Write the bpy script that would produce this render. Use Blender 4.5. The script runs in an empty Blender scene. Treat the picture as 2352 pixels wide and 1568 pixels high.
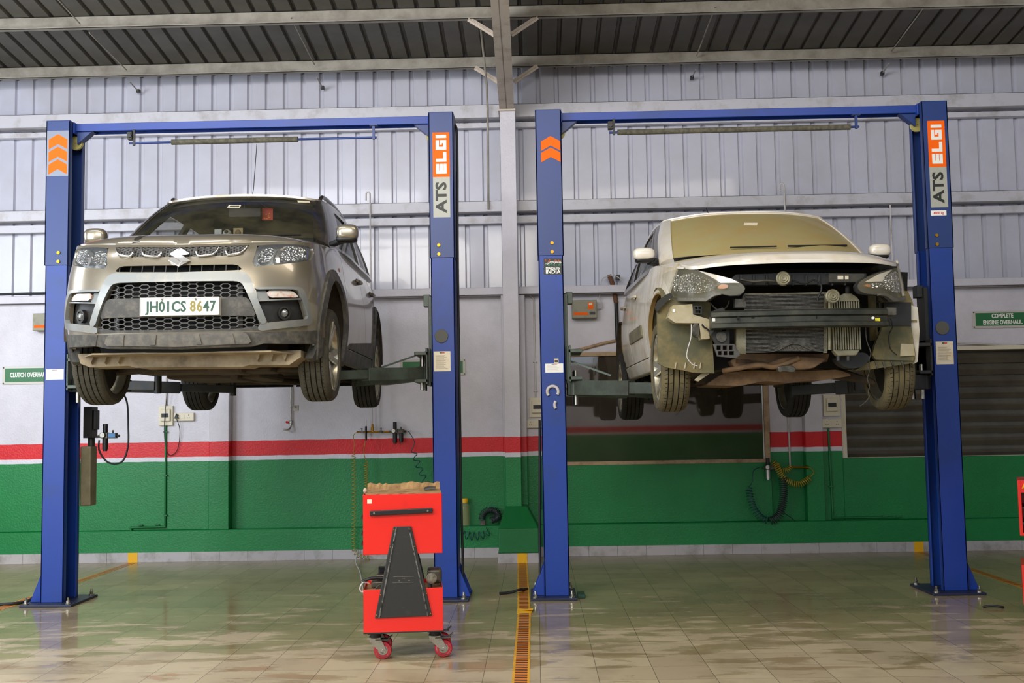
import bpy, math, random
from math import sin, cos, pi, radians as R, sqrt, atan2
from mathutils import Vector as V, Matrix as MX, geometry as GEO
random.seed(7)
SC = bpy.context.scene; COL = SC.collection
# ------------------------------------------------------------ camera
FPX = 2500.0; CP, CY, CR, CH = 0.0743, -0.0208, -0.0165, 1.4334
fwd = V((sin(CY)*cos(CP), cos(CY)*cos(CP), sin(CP))); rt = V((cos(CY), -sin(CY), 0)); up = rt.cross(fwd)
c_, s_ = cos(CR), sin(CR)
r2 = rt*c_ + up*s_; u2 = up*c_ - rt*s_
CAMP = V((0, 0, CH))
cd = bpy.data.cameras.new('camera'); cam = bpy.data.objects.new('camera', cd); COL.objects.link(cam)
cd.sensor_width = 36; cd.lens = FPX/2352*36; cd.clip_start = .05
cam.matrix_world = MX(((r2.x, u2.x, -fwd.x, 0), (r2.y, u2.y, -fwd.y, 0), (r2.z, u2.z, -fwd.z, CH), (0, 0, 0, 1)))
SC.camera = cam
def ray(px, py): return r2*((px-1176)/FPX) + u2*((784-py)/FPX) + fwd
def at(px, py, Y):
    w = ray(px, py); return CAMP + w*(Y/w.y)
def proj(P):
    d = P - CAMP; z = d.dot(fwd); return 1176+FPX*d.dot(r2)/z, 784-FPX*d.dot(u2)/z
# ------------------------------------------------------------ world, light, exposure
def rgb(h):
    v = [int(h[i:i+2], 16)/255 for i in (0, 2, 4)]
    return tuple(c/12.92 if c <= .04045 else ((c+.055)/1.055)**2.4 for c in v)+(1,)
wd = bpy.data.worlds.new('world'); SC.world = wd; wd.use_nodes = True
wd.node_tree.nodes['Background'].inputs[0].default_value = (.80, .88, 1, 1)
wd.node_tree.nodes['Background'].inputs[1].default_value = 1.5
def area(name, loc, tgt, sx, sy, e, col):
    l = bpy.data.lights.new(name, 'AREA'); l.shape = 'RECTANGLE'; l.size = sx; l.size_y = sy; l.energy = e; l.color = col
    o = bpy.data.objects.new(name, l); COL.objects.link(o); o.location = loc
    o.rotation_euler = (V(tgt)-V(loc)).to_track_quat('-Z', 'Y').to_euler(); return o
area('key_light', (-6.9, 1.8, 3.3), (-.5, 11.5, 2.2), 3.0, 4.0, 310, (.84, .91, 1))  # added area lamp, out of view: cool key from the left, no real opening
area('key_light', (-7.7, 7.6, 3.3), (-2, 11.0, 1.6), 2.0, 2.4, 120, (.84, .92, 1))  # second added lamp, aimed across the wall to widen the pier's shadow
area('fill_light', (-2.2, 1.2, 4.9), (-1.2, 9.5, 1.9), 4.5, 1.2, 230, (1, .93, .84))  # from here on, added fill lamps out of view, not fixtures of the hall
area('fill_light', (1.5, 5.2, 5.3), (.6, 8.2, .5), 4.0, .5, 45, (1, .9, .76))
area('fill_light', (-3.4, 5.6, 5.3), (-2.8, 8.4, .5), 3.0, .5, 55, (.95, .95, 1))
area('fill_light', (0, -1.5, 4.9), (0, -6, 1.6), 5.0, 1.0, 260, (1, .94, .86))  # added to brighten the front wall for its reflection in the window
SC.view_settings.view_transform = 'Standard'; SC.view_settings.look = 'None'
SC.view_settings.exposure = 0.42; SC.view_settings.gamma = 1; SC.view_settings.use_curve_mapping = False
# ------------------------------------------------------------ materials
def M(name, col, rough=.5, metal=0, coat=0, nz=None, bump=None, spec=.5, rnz=0, trans=0, alpha=None, stretch=None):
    m = bpy.data.materials.new(name); m.use_nodes = True; nt = m.node_tree; b = nt.nodes['Principled BSDF']
    I = b.inputs; I['Base Color'].default_value = rgb(col); I['Roughness'].default_value = rough; I['Metallic'].default_value = metal
    I['Coat Weight'].default_value = coat; I['Coat Roughness'].default_value = .06; I['Specular IOR Level'].default_value = spec
    I['Transmission Weight'].default_value = trans
    if alpha is not None: I['Alpha'].default_value = alpha
    if nz or bump or rnz:
        tc = nt.nodes.new('ShaderNodeTexCoord'); src = tc.outputs['Object']
        if stretch:
            mp = nt.nodes.new('ShaderNodeMapping'); mp.inputs['Scale'].default_value = stretch; nt.links.new(src, mp.inputs[0]); src = mp.outputs[0]
    def noise(sc, det=5):
        n = nt.nodes.new('ShaderNodeTexNoise'); n.inputs['Scale'].default_value = sc; n.inputs['Detail'].default_value = det
        n.inputs['Roughness'].default_value = .65; nt.links.new(src, n.inputs['Vector']); return n
    if nz:
        sc, lo, hi, col2 = nz; n = noise(sc); r = nt.nodes.new('ShaderNodeMapRange'); r.inputs[1].default_value = lo; r.inputs[2].default_value = hi
        nt.links.new(n.outputs[0], r.inputs[0]); mx = nt.nodes.new('ShaderNodeMixRGB'); mx.inputs[1].default_value = rgb(col); mx.inputs[2].default_value = rgb(col2)
        nt.links.new(r.outputs[0], mx.inputs[0]); nt.links.new(mx.outputs[0], I['Base Color'])
        if rnz:
            r3 = nt.nodes.new('ShaderNodeMapRange'); r3.inputs[3].default_value = rough; r3.inputs[4].default_value = rough+rnz
            nt.links.new(r.outputs[0], r3.inputs[0]); nt.links.new(r3.outputs[0], I['Roughness'])
    if bump:
        n = noise(bump[0], 3); bp = nt.nodes.new('ShaderNodeBump'); bp.inputs['Strength'].default_value = bump[1]; bp.inputs['Distance'].default_value = .004
        nt.links.new(n.outputs[0], bp.inputs['Height']); nt.links.new(bp.outputs[0], I['Normal'])
    return m
def banded(name, bands, rough, bump, nzamt=.12):
    """flat paint bands by height: [(z_from, hex)]"""
    m = bpy.data.materials.new(name); m.use_nodes = True; nt = m.node_tree; b = nt.nodes['Principled BSDF']; L = nt.links
    tc = nt.nodes.new('ShaderNodeTexCoord'); sp = nt.nodes.new('ShaderNodeSeparateXYZ'); L.new(tc.outputs['Object'], sp.inputs[0])
    n0 = nt.nodes.new('ShaderNodeTexNoise'); n0.inputs['Scale'].default_value = 6; L.new(tc.outputs['Object'], n0.inputs[0])
    a = nt.nodes.new('ShaderNodeMath'); a.operation = 'MULTIPLY_ADD'; a.inputs[1].default_value = .012; L.new(n0.outputs[0], a.inputs[0]); L.new(sp.outputs[2], a.inputs[2])
    d = nt.nodes.new('ShaderNodeMath'); d.operation = 'DIVIDE'; d.inputs[1].default_value = 6; L.new(a.outputs[0], d.inputs[0])
    cr = nt.nodes.new('ShaderNodeValToRGB'); cr.color_ramp.interpolation = 'CONSTANT'; L.new(d.outputs[0], cr.inputs[0]); el = cr.color_ramp.elements
    el[0].position = 0; el[0].color = rgb(bands[0][1]); el[1].position = bands[1][0]/6; el[1].color = rgb(bands[1][1])
    for z, c in bands[2:]: e = el.new(z/6); e.color = rgb(c)
    n1 = nt.nodes.new('ShaderNodeTexNoise'); n1.inputs['Scale'].default_value = 1.7; n1.inputs['Detail'].default_value = 8; n1.inputs['Roughness'].default_value = .7
    L.new(tc.outputs['Object'], n1.inputs[0])
    hs = nt.nodes.new('ShaderNodeMapRange'); hs.inputs[1].default_value = .3; hs.inputs[2].default_value = .7; hs.inputs[3].default_value = 1-nzamt; hs.inputs[4].default_value = 1+nzamt
    L.new(n1.outputs[0], hs.inputs[0]); mx = nt.nodes.new('ShaderNodeVectorMath'); mx.operation = 'SCALE'; L.new(cr.outputs[0], mx.inputs[0]); L.new(hs.outputs[0], mx.inputs['Scale'])
    L.new(mx.outputs[0], b.inputs['Base Color']); b.inputs['Roughness'].default_value = rough
    n2 = nt.nodes.new('ShaderNodeTexNoise'); n2.inputs['Scale'].default_value = bump[0]; n2.inputs['Detail'].default_value = 4; L.new(tc.outputs['Object'], n2.inputs[0])
    bp = nt.nodes.new('ShaderNodeBump'); bp.inputs['Strength'].default_value = bump[1]; bp.inputs['Distance'].default_value = .01; L.new(n2.outputs[0], bp.inputs['Height']); L.new(bp.outputs[0], b.inputs['Normal'])
    return m
MT = {}
MT['wall'] = banded('painted_plaster', [(0, '067c3c'), (1.062, 'd9d6de'), (1.112, 'd40e1a'), (1.288, 'cfccd4')], .42, (58, .32))
MT['clad'] = M('painted_sheet', 'c3c4d2', .3, 0, .3, nz=(1.2, .35, .75, 'b4b3bb'), bump=(3, .1))
MT['girt'] = M('girt_paint', 'c9c8cf', .4, nz=(5, .5, .8, 'a39c98'))
MT['purlin'] = M('purlin_paint', '9c968a', .5, nz=(4, .4, .75, '6f685c'))
MT['roof'] = M('roof_sheet', '66635c', .55, .2, nz=(2, .4, .8, '504d47'))
MT['coltop'] = M('rafter_primer', 'c6baac', .6, nz=(5, .5, .8, '9a8775'))
MT['colpaint'] = M('column_paint', 'd5d3da', .25, nz=(3, .5, .8, 'c5c0c2'), bump=(30, .2))
MT['green'] = M('green_paint', '0a7036', .45, nz=(3, .4, .7, '0a6a30'), bump=(38, .4))
MT['skirt'] = M('skirting_tile', 'b9b3b3', .35, nz=(6, .5, .75, '8f8a84'))
MT['yellow'] = M('yellow_paint', 'f3b70a', .45, nz=(15, .6, .8, 'c98c0a'))
MT['blue'] = M('lift_blue', '12398f', .42, nz=(2.5, .5, .8, '17366f'), coat=0)
MT['blue2'] = M('lift_blue_upper', '1b3673', .42, nz=(2.5, .4, .8, '1e3568'))
MT['dark'] = M('dark_metal', '2c2c2c', .5, .3, nz=(6, .45, .7, '40382c'))
MT['black'] = M('black_plastic', '151515', .45)
MT['rubber'] = M('black_rubber', '1a1a19', .8)
MT['steel'] = M('bare_steel', 'b5b2aa', .3, 1, nz=(20, .5, .7, '77705f'))
MT['brass'] = M('brass', 'a87b28', .35, 1)
MT['armg'] = M('arm_paint', '4f5a50', .45, .2, nz=(5, .4, .75, '35352c'))
MT['armd'] = M('arm_dark', '262a2c', .5, .2, nz=(5, .45, .7, '3a362e'))
MT['orange'] = M('orange_decal', 'fa6604', .6)
MT['greydecal'] = M('grey_decal', 'a7a89c', .45)
MT['white'] = M('white_decal', 'efeee6', .45)
MT['ink'] = M('dark_ink', '22261f', .5)
MT['paper'] = M('paper', 'e6dcc4', .7, nz=(8, .5, .8, 'd4b98c'))
MT['red'] = M('trolley_red', 'e6221a', .3, coat=.4, nz=(3, .6, .9, 'b8120e'))
MT['redink'] = M('red_ink', 'd02020', .5)
MT['signgreen'] = M('sign_green', '146b34', .4)
MT['foam'] = M('foam_pad', '4c4a3e', .9, nz=(30, .4, .7, '6a6654'))
MT['cream'] = M('cream_plastic', 'ddd5bd', .45, nz=(6, .6, .8, 'a39377'))
MT['pvc'] = M('pvc_conduit', 'c9c4c2', .5, nz=(6, .55, .8, '8c7b62'))
MT['card'] = M('cardboard', 'a98557', .85, nz=(10, .4, .7, '7d5d36'), bump=(14, .8))
MT['wood'] = M('window_frame_wood', 'b59a78', .6, nz=(8, .45, .7, '8a6f50'))
MT['hoseY'] = M('yellow_hose', 'a8901e', .35); MT['hoseB'] = M('blue_hose', '1d4a52', .3); MT['hoseK'] = M('grey_hose', '2b3034', .35)
MT['aluminium'] = M('aluminium', 'c4c4c2', .35, .8)
MT['orange'].node_tree.nodes['Principled BSDF'].inputs['Specular IOR Level'].default_value = .2
MT['cable'] = M('cable_black', '17181a', .6)
MT['gun'] = M('grimy_metal', '6a665c', .45, .7, nz=(14, .4, .7, '35332c'))
# glass of the workshop windows: dark room behind
MT['winglass'] = M('office_glass', '433c33', .03, 0, spec=1, alpha=.72, nz=(1.6, .45, .75, '544d42'))
MT['winglass'].node_tree.nodes['Principled BSDF'].inputs['IOR'].default_value = 1.65
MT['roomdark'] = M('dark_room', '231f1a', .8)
# ------------------------------------------------------------ mesh builder
class MB:
    def __init__(s): s.v = []; s.f = []; s.m = []; s.T = MX()
    def add(s, vs, fs, mi=0):
        n = len(s.v); s.v += [s.T @ V(p) for p in vs]; s.f += [tuple(i+n for i in f) for f in fs]; s.m += [mi]*len(fs); return s
    def box(s, a, b, mi=0):
        x0, x1 = sorted((a[0], b[0])); y0, y1 = sorted((a[1], b[1])); z0, z1 = sorted((a[2], b[2]))
        return s.add([(x0, y0, z0), (x1, y0, z0), (x1, y1, z0), (x0, y1, z0), (x0, y0, z1), (x1, y0, z1), (x1, y1, z1), (x0, y1, z1)],
                     [(0, 3, 2, 1), (4, 5, 6, 7), (0, 1, 5, 4), (1, 2, 6, 5), (2, 3, 7, 6), (3, 0, 4, 7)], mi)
    def bar(s, p, q, w, h, mi=0, upv=(0, 0, 1)):
        p, q = V(p), V(q); d = (q-p).normalized(); u = V(upv); r = d.cross(u)
        if r.length < 1e-4: r = d.cross(V((0, 1, 0)))
        r.normalize(); u = r.cross(d); r *= w/2; u = u*h/2
        return s.add([p-r-u, p+r-u, p+r+u, p-r+u, q-r-u, q+r-u, q+r+u, q-r+u], [(0, 1, 2, 3), (7, 6, 5, 4), (0, 4, 5, 1), (1, 5, 6, 2), (2, 6, 7, 3), (3, 7, 4, 0)], mi)
    def tube(s, pts, r, n=8, mi=0, cap=True):
        pts = [V(p) for p in pts]; rr = r if isinstance(r, (list, tuple)) else [r]*len(pts); vs = []; fs = []; pn = None
        for i, p in enumerate(pts):
            d = (pts[min(i+1, len(pts)-1)]-pts[max(i-1, 0)]).normalized()
            if pn is None: pn = d.cross(V((0, 0, 1)) if abs(d.z) < .9 else V((0, 1, 0))).normalized()
            else:
                pn = pn - d*pn.dot(d); pn = pn.normalized() if pn.length > 1e-6 else d.orthogonal().normalized()
            b = d.cross(pn)
            for k in range(n): a = 2*pi*k/n; vs.append(p+(pn*cos(a)+b*sin(a))*rr[i])
        for i in range(len(pts)-1):
            for k in range(n): a, b = i*n+k, i*n+(k+1) % n; fs.append((a, b, b+n, a+n))
        if cap: fs += [tuple(range(n-1, -1, -1)), tuple((len(pts)-1)*n+k for k in range(n))]
        return s.add(vs, fs, mi)
    def cyl(s, p, q, r, n=16, mi=0, r2=None): return s.tube([p, q], [r, r if r2 is None else r2], n, mi)
    def lathe(s, prof, c, ax='z', n=32, mi=0, a0=0, a1=2*pi, closed=False):
        """prof [(r,h)]; axis through c"""
        c = V(c); vs = []; fs = []; full = abs(a1-a0-2*pi) < 1e-6; N = n if full else n+1
        for i in range(N):
            a = a0+(a1-a0)*i/n; ca, sa = cos(a), sin(a)
            for r, h in prof: vs.append(c+(V((r*ca, r*sa, h)) if ax == 'z' else V((h, r*ca, r*sa)) if ax == 'x' else V((r*sa, h, r*ca))))
        k = len(prof)
        for i in range(n):
            j = (i+1) % N
            for t in range(k if closed else k-1): fs.append((i*k+t, j*k+t, j*k+(t+1) % k, i*k+(t+1) % k))
        return s.add(vs, fs, mi)
    def prism(s, poly, d, mi=0):
        """poly: 3D points, extruded along vector d"""
        d = V(d); n = len(poly); vs = [V(p) for p in poly]+[V(p)+d for p in poly]
        return s.add(vs, [tuple(range(n-1, -1, -1)), tuple(range(n, 2*n))]+[(i, (i+1) % n, (i+1) % n+n, i+n) for i in range(n)], mi)
    def ball(s, c, r, n=12, mi=0, sc=(1, 1, 1)):
        vs = []; fs = []; m = n//2
        for i in range(m+1):
            t = pi*i/m
            for k in range(n): a = 2*pi*k/n; vs.append((c[0]+r*sc[0]*sin(t)*cos(a), c[1]+r*sc[1]*sin(t)*sin(a), c[2]+r*sc[2]*cos(t)))
        for i in range(m):
            for k in range(n): fs.append((i*n+k, (i+1)*n+k, (i+1)*n+(k+1) % n, i*n+(k+1) % n))
        return s.add(vs, fs, mi)
    def sball(s, c, r, e, n=24, mi=0):
        pw = lambda v: math.copysign(abs(v)**e, v); vs = []; fs = []; m = n//2
        for i in range(m+1):
            t = pi*i/m
            for k in range(n): a = 2*pi*k/n; vs.append((c[0]+r[0]*pw(sin(t))*pw(cos(a)), c[1]+r[1]*pw(sin(t))*pw(sin(a)), c[2]+r[2]*pw(cos(t))))
        for i in range(m):
            for k in range(n): fs.append((i*n+k, (i+1)*n+k, (i+1)*n+(k+1) % n, i*n+(k+1) % n))
        return s.add(vs, fs, mi)
    def grid(s, f, nu, nv, mi=0, flip=False):
        vs = [f(i/nu, j/nv) for i in range(nu+1) for j in range(nv+1)]
        fs = [(i*(nv+1)+j, (i+1)*(nv+1)+j, (i+1)*(nv+1)+j+1, i*(nv+1)+j+1) for i in range(nu) for j in range(nv)]
        if flip: fs = [q[::-1] for q in fs]
        return s.add(vs, fs, mi)
    def text(s, t, mat, size, mi=0, depth=.001, bold=.0, sx=1, align='CENTER'):
        cu = bpy.data.curves.new('t', 'FONT'); cu.body = t; cu.size = size; cu.align_x = align; cu.align_y = 'CENTER'; cu.extrude = depth; cu.offset = bold; cu.resolution_u = 2
        o = bpy.data.objects.new('t', cu); me = bpy.data.meshes.new_from_object(o)
        T = s.T; s.T = T @ mat @ MX.Diagonal((sx, 1, 1, 1)); s.add([v.co.copy() for v in me.vertices], [tuple(p.vertices) for p in me.polygons], mi); s.T = T
        bpy.data.objects.remove(o); bpy.data.curves.remove(cu); bpy.data.meshes.remove(me); return s
    def build(s, name, mats, parent=None, smooth=None, bevel=0, seg=2, solid=0, loc=None):
        me = bpy.data.meshes.new(name); me.from_pydata([tuple(p) for p in s.v], [], s.f); me.validate()
        for m in (mats if isinstance(mats, (list, tuple)) else [mats]): me.materials.append(MT[m] if isinstance(m, str) else m)
        if len(me.polygons) == len(s.m): me.polygons.foreach_set('material_index', s.m)
        import bmesh
        bm = bmesh.new(); bm.from_mesh(me)
        if not solid: bmesh.ops.recalc_face_normals(bm, faces=bm.faces)
        if smooth:
            ang = R(smooth)
            for f in bm.faces: f.smooth = True
            for e in bm.edges:
                if len(e.link_faces) != 2 or e.calc_face_angle(9) > ang: e.smooth = False
        bm.to_mesh(me); bm.free()
        o = bpy.data.objects.new(name, me); COL.objects.link(o)
        if parent:
            o.parent = parent
            if parent.name in WORLD: o.matrix_parent_inverse = MX.Translation(-parent.location)
        if loc is not None:
            o.location = loc
            for v in me.vertices: v.co -= V(loc)
        if solid: md = o.modifiers.new('solid', 'SOLIDIFY'); md.thickness = solid; md.offset = -1; md.use_even_offset = False
        if bevel: md = o.modifiers.new('bevel', 'BEVEL'); md.width = bevel; md.segments = seg; md.limit_method = 'ANGLE'; md.angle_limit = R(40); md.harden_normals = False
        return o
def tag(o, label=None, cat=None, group=None, kind=None):
    if label: o['label'] = label
    if cat: o['category'] = cat
    if group: o['group'] = group
    if kind: o['kind'] = kind
    return o
WORLD = set()      # things whose parts are modelled in world coordinates
def empty(name, loc, label=None, cat=None, group=None, rz=0, parent=None, world=False):
    o = bpy.data.objects.new(name, None); COL.objects.link(o); o.location = loc; o.rotation_euler.z = rz; o.empty_display_size = .1
    if parent:
        o.parent = parent
        if parent.name in WORLD: o.matrix_parent_inverse = MX.Translation(-parent.location)
    if world: WORLD.add(o.name)
    return tag(o, label, cat, group)
def copy_tree(o, parent=None):
    c = o.copy(); COL.objects.link(c); c.parent = parent
    for ch in [x for x in COL.objects if x.parent == o]: copy_tree(ch, c)
    return c
def struct(o, label=None): return tag(o, label, kind='structure')
FRONT = lambda x, y, z: MX.Translation((x, y, z)) @ MX.Rotation(pi/2, 4, 'X')      # text facing the camera side
def spline(pts, n=8, closed=False):
    pts = [V(p) for p in pts]; out = []; N = len(pts)
    for i in range(N if closed else N-1):
        if closed: a, b, c, d = pts[i-1], pts[i], pts[(i+1) % N], pts[(i+2) % N]
        else: a, b, c, d = pts[max(i-1, 0)], pts[i], pts[i+1], pts[min(i+2, N-1)]
        for k in range(n):
            t = k/n; out.append(.5*((2*b)+(c-a)*t+(2*a-5*b+4*c-d)*t*t+(3*b-a-3*c+d)*t**3))
    if not closed: out.append(pts[-1])
    return out
def coil(path, rad, pitch, r, name='', mat=None, lead=None, tail=None, n=10):
    """helical hose wound round a path"""
    P = spline(path, 12); L = [0]
    for i in range(1, len(P)): L.append(L[-1]+(P[i]-P[i-1]).length)
    tot = L[-1]; turns = tot/pitch; N = int(turns*n); pts = []; j = 0
    for k in range(N+1):
        d = tot*k/N
        while j < len(L)-2 and L[j+1] < d: j += 1
        t = (d-L[j])/max(L[j+1]-L[j], 1e-6); c = P[j].lerp(P[j+1], t); tg = (P[j+1]-P[j]).normalized()
        a = V((0, 1, 0)) - tg*tg.y; a.normalize(); b = tg.cross(a); ph = 2*pi*k/n
        pts.append(c+(a*cos(ph)+b*sin(ph))*rad)
    if lead: pts = spline(lead+[pts[0]], 6)[:-1]+pts
    if tail: pts = pts+spline([pts[-1]]+tail, 6)[1:]
    return MB().tube(pts, r, 6)
# ============================================================ building shell
YW = 11.77
# floor of small square tiles, partly wet
def floor_mat():
    m = bpy.data.materials.new('wet_floor_tiles'); m.use_nodes = True; nt = m.node_tree; L = nt.links; b = nt.nodes['Principled BSDF']
    N = lambda t: nt.nodes.new('ShaderNode'+t)
    tc = N('TexCoord'); br = N('TexBrick'); br.offset = 0; br.inputs['Scale'].default_value = 1; br.inputs['Brick Width'].default_value = .325; br.inputs['Row Height'].default_value = .325
    br.inputs['Mortar Size'].default_value = .0022; br.inputs['Mortar Smooth'].default_value = .3; br.inputs['Bias'].default_value = 0
    br.inputs['Color1'].default_value = rgb('c0b190'); br.inputs['Color2'].default_value = rgb('b0a082'); br.inputs['Mortar'].default_value = rgb('6c6250'); L.new(tc.outputs['Object'], br.inputs[0])
    # dirt
    n1 = N('TexNoise'); n1.inputs['Scale'].default_value = 2.2; n1.inputs['Detail'].default_value = 9; n1.inputs['Roughness'].default_value = .7; L.new(tc.outputs['Object'], n1.inputs[0])
    r1 = N('MapRange'); r1.inputs[1].default_value = .48; r1.inputs[2].default_value = .78; r1.inputs[4].default_value = .6; L.new(n1.outputs[0], r1.inputs[0])
    mx = N('MixRGB'); L.new(r1.outputs[0], mx.inputs[0]); L.new(br.outputs[0], mx.inputs[1]); mx.inputs[2].default_value = rgb('75664a')
    # wetness: film of water pooled in patches, more of it away from the doorway
    mp = N('Mapping'); mp.inputs['Scale'].default_value = (.7, 2.0, 1); L.new(tc.outputs['Object'], mp.inputs[0])
    n2 = N('TexNoise'); n2.inputs['Scale'].default_value = 2.4; n2.inputs['Detail'].default_value = 7; n2.inputs['Roughness'].default_value = .6; n2.inputs['Distortion'].default_value = .4; L.new(mp.outputs[0], n2.inputs[0])
    sp = N('SeparateXYZ'); L.new(tc.outputs['Object'], sp.inputs[0])
    g = N('MapRange'); g.inputs[1].default_value = 6.0; g.inputs[2].default_value = 9.6; g.inputs[3].default_value = -.07; g.inputs[4].default_value = .24; L.new(sp.outputs[1], g.inputs[0])
    a = N('Math'); a.operation = 'ADD'; L.new(n2.outputs[0], a.inputs[0]); L.new(g.outputs[0], a.inputs[1])
    w = N('MapRange'); w.inputs[1].default_value = .49; w.inputs[2].default_value = .57; L.new(a.outputs[0], w.inputs[0])
    dk = N('MixRGB'); dk.blend_type = 'MULTIPLY'; dk.inputs[2].default_value = (.72, .69, .58, 1); L.new(w.outputs[0], dk.inputs[0]); L.new(mx.outputs[0], dk.inputs[1]); L.new(dk.outputs[0], b.inputs['Base Color'])
    ro = N('MapRange'); ro.inputs[3].default_value = .34; ro.inputs[4].default_value = .12; L.new(w.outputs[0], ro.inputs[0]); wr = N('MapRange'); wr.inputs[1].default_value = 8.6; wr.inputs[2].default_value = 10.2; wr.inputs[3].default_value = .10; wr.inputs[4].default_value = .27; L.new(sp.outputs[1], wr.inputs[0]); L.new(wr.outputs[0], ro.inputs[4]); L.new(ro.outputs[0], b.inputs['Roughness'])
    bp = N('Bump'); bp.inputs['Strength'].default_value = .25; bp.inputs['Distance'].default_value = .002; bp.invert = True
    iv = N('Math'); iv.operation = 'MULTIPLY'; L.new(br.outputs['Fac'], iv.inputs[0]); iv.inputs[1].default_value = 1; L.new(iv.outputs[0], bp.inputs['Height']); L.new(bp.outputs[0], b.inputs['Normal'])
    b.inputs['Specular IOR Level'].default_value = .45
    return m
struct(MB().box((-8, -6, -.1), (8, 12.2, 0)).build('floor', floor_mat()))
# masonry wall, piers and recesses
w = MB(); YR = 11.9
def wb(x0, x1, z0, z1, y0, y1=12.15): w.box((x0, y0, z0), (x1, y1, z1))
wb(-8, 0.30, 0, 2.82, YR); wb(.30, 2.53, 0, .995, YR); wb(.30, 2.53, 2.14, 2.82, YR); wb(2.53, 3.29, 0, 2.82, YR); wb(3.29, 6.2, 0, .995, YR); wb(3.29, 6.2, 2.14, 2.82, YR); wb(6.2, 8, 0, 2.82, YR)
wb(-8, 8, 0, .335, YW, YR)                       # plinth ledge
wb(-8, -3.55, .335, 2.82, YW+.045, YR)           # shallow left bay
wb(-3.55, -3.33, .335, 2.82, YW, YR)             # pier
wb(-.36, -.10, .335, 2.82, YW, YR)               # pier behind the steel column
wb(2.88, 3.07, .335, 2.82, YW, YR); wb(3.07, 3.29, .335, 2.82, YW+.06, YR)
wb(.30, 2.53, .335, .995, YW+.09, YR); wb(3.29, 6.2, .335, .995, YW+.06, YR)
wb(-8, 8, 2.82, 2.905, YW-.01, 12.15)            # top band
wall = struct(w.build('wall_back', 'wall', bevel=.006, seg=1))
struct(MB().box((-8, YW-.012, 2.818), (8, YW+.02, 2.824)).build('trim_1', 'dark'))
# trapezoidal cladding above
def sheet(x0, x1, z0, z1, y, pitch, rib, dep, off=0, horiz=False):
    m = MB(); xs = []
    x = x0
    while x < x1:
        xs += [(x, 0), (x+pitch-rib, 0), (x+pitch-rib+.014, dep), (x+pitch-.014, dep)]; x += pitch
    xs.append((x1, 0)); vs = []; fs = []
    for (a, d) in xs: vs += [(a, y-d, z0), (a, y-d, z1)]
    for i in range(len(xs)-1): fs.append((2*i, 2*i+2, 2*i+3, 2*i+1))
    return m.add(vs, fs)
sheet(-8.02, 8, 2.85, 5.41, 11.98, .2035, .060, -.03).build('cladding', 'clad', wall, smooth=0)
tag(wall.children[0], 'pale lilac ribbed metal sheet')
# wall girts
def girt(z0, z1, zb0, zb1, n):
    g = MB(); g.box((-8, YW+.0, z1-.004), (8, 11.95, z1)); g.box((-8, YW, z0), (8, YW+.004, z1)); g.box((-8, YW+.004, z0), (8, 11.95, z0+.004))
    g.box((-8, 11.88, zb0), (8, 11.95, zb1)); struct(g.build('trim_%d' % n, 'girt'))
girt(3.742, 3.857, 3.63, 3.71, 2); girt(4.79, 4.935, 4.705, 4.76, 3)
# roof: ribbed sheets falling towards the back wall, on purlins
RS = .105
def roofz(y): return 5.441+(11.65-y)*RS
vs = []; fs = []; xs = []; x = -8.0
while x < 8: xs += [(x, 0), (x+.150, 0), (x+.165, .035), (x+.19, .035)]; x += .2035
for a, d in xs: vs += [(a, 12.1, roofz(12.1)+d), (a, -6, roofz(-6)+d)]
for i in range(len(xs)-1): fs.append((2*i, 2*i+1, 2*i+3, 2*i+2))
struct(MB().add(vs, fs).build('ceiling', 'roof', solid=.002))
for i, (y, zb) in enumerate([(11.65, 5.296), (10.52, 5.415), (9.39, 5.534), (8.25, 5.653), (7.1, 5.774)]):
    p = MB(); p.box((-8, y, zb), (8, y+.004, zb+.14)); p.box((-8, y-.05, zb), (8, y, zb+.005)); p.box((-8, y-.05, zb), (8, y-.046, zb+.018)); p.box((-8, y, zb+.135), (8, y+.05, zb+.14))
    struct(p.build('trim_%d' % (4+i), 'purlin'))
# steel column, haunched rafter and its pedestal
cx0, cx1 = -.335, -.175
c = MB(); c.box((-.33, 11.5, .55), (-.165, 11.76, 4.80)); struct(c.build('trim_9', 'wall', bevel=.004, seg=1))
def rz_(y): return 4.80+(11.5-y)*.108
c = MB()
c.add([(cx0, 11.5, rz_(11.5)), (cx1, 11.5, rz_(11.5)), (cx1+.02, 5.0, rz_(5)), (cx0+.02, 5.0, rz_(5)), (cx0, 11.5, rz_(11.5)+.016), (cx1, 11.5, rz_(11.5)+.016), (cx1+.02, 5, rz_(5)+.016), (cx0+.02, 5, rz_(5)+.016)], [(0, 1, 2, 3), (4, 7, 6, 5), (0, 4, 5, 1), (2, 6, 7, 3), (0, 3, 7, 4), (1, 5, 6, 2)])
c.prism([(-.262, 11.76, 4.8), (-.262, 11.5, rz_(11.5)), (-.262, 5, rz_(5)), (-.262, 5, rz_(5)+.5), (-.262, 11.76, 5.30)], (.012, 0, 0))
c.box((cx0-.012, 11.48, 4.775), (cx1+.012, 11.78, 4.795))
struct(c.build('trim_10', 'coltop'))
for i, (y, zb) in enumerate([(11.62, 5.296), (10.5, 5.415)]):           # knee braces from the purlins to the rafter
    k = MB()
    for sx in (-1, 1):
        px = cx0 if sx < 0 else cx1
        k.bar((px, y-.02, zb-.17), (px+sx*.26, y-.02, zb), .05, .008, upv=(0, 1, 0)); k.bar((px, y-.02, zb-.17), (px+sx*.26, y-.02, zb), .008, .04, upv=(0, 1, 0))
    struct(k.build('trim_%d' % (11+i), 'coltop'))
pd = MB(); x0, x1, yf = -.405, .005, 11.27
pd.box((x0, yf, .10), (x1, 11.77, .35))
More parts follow.
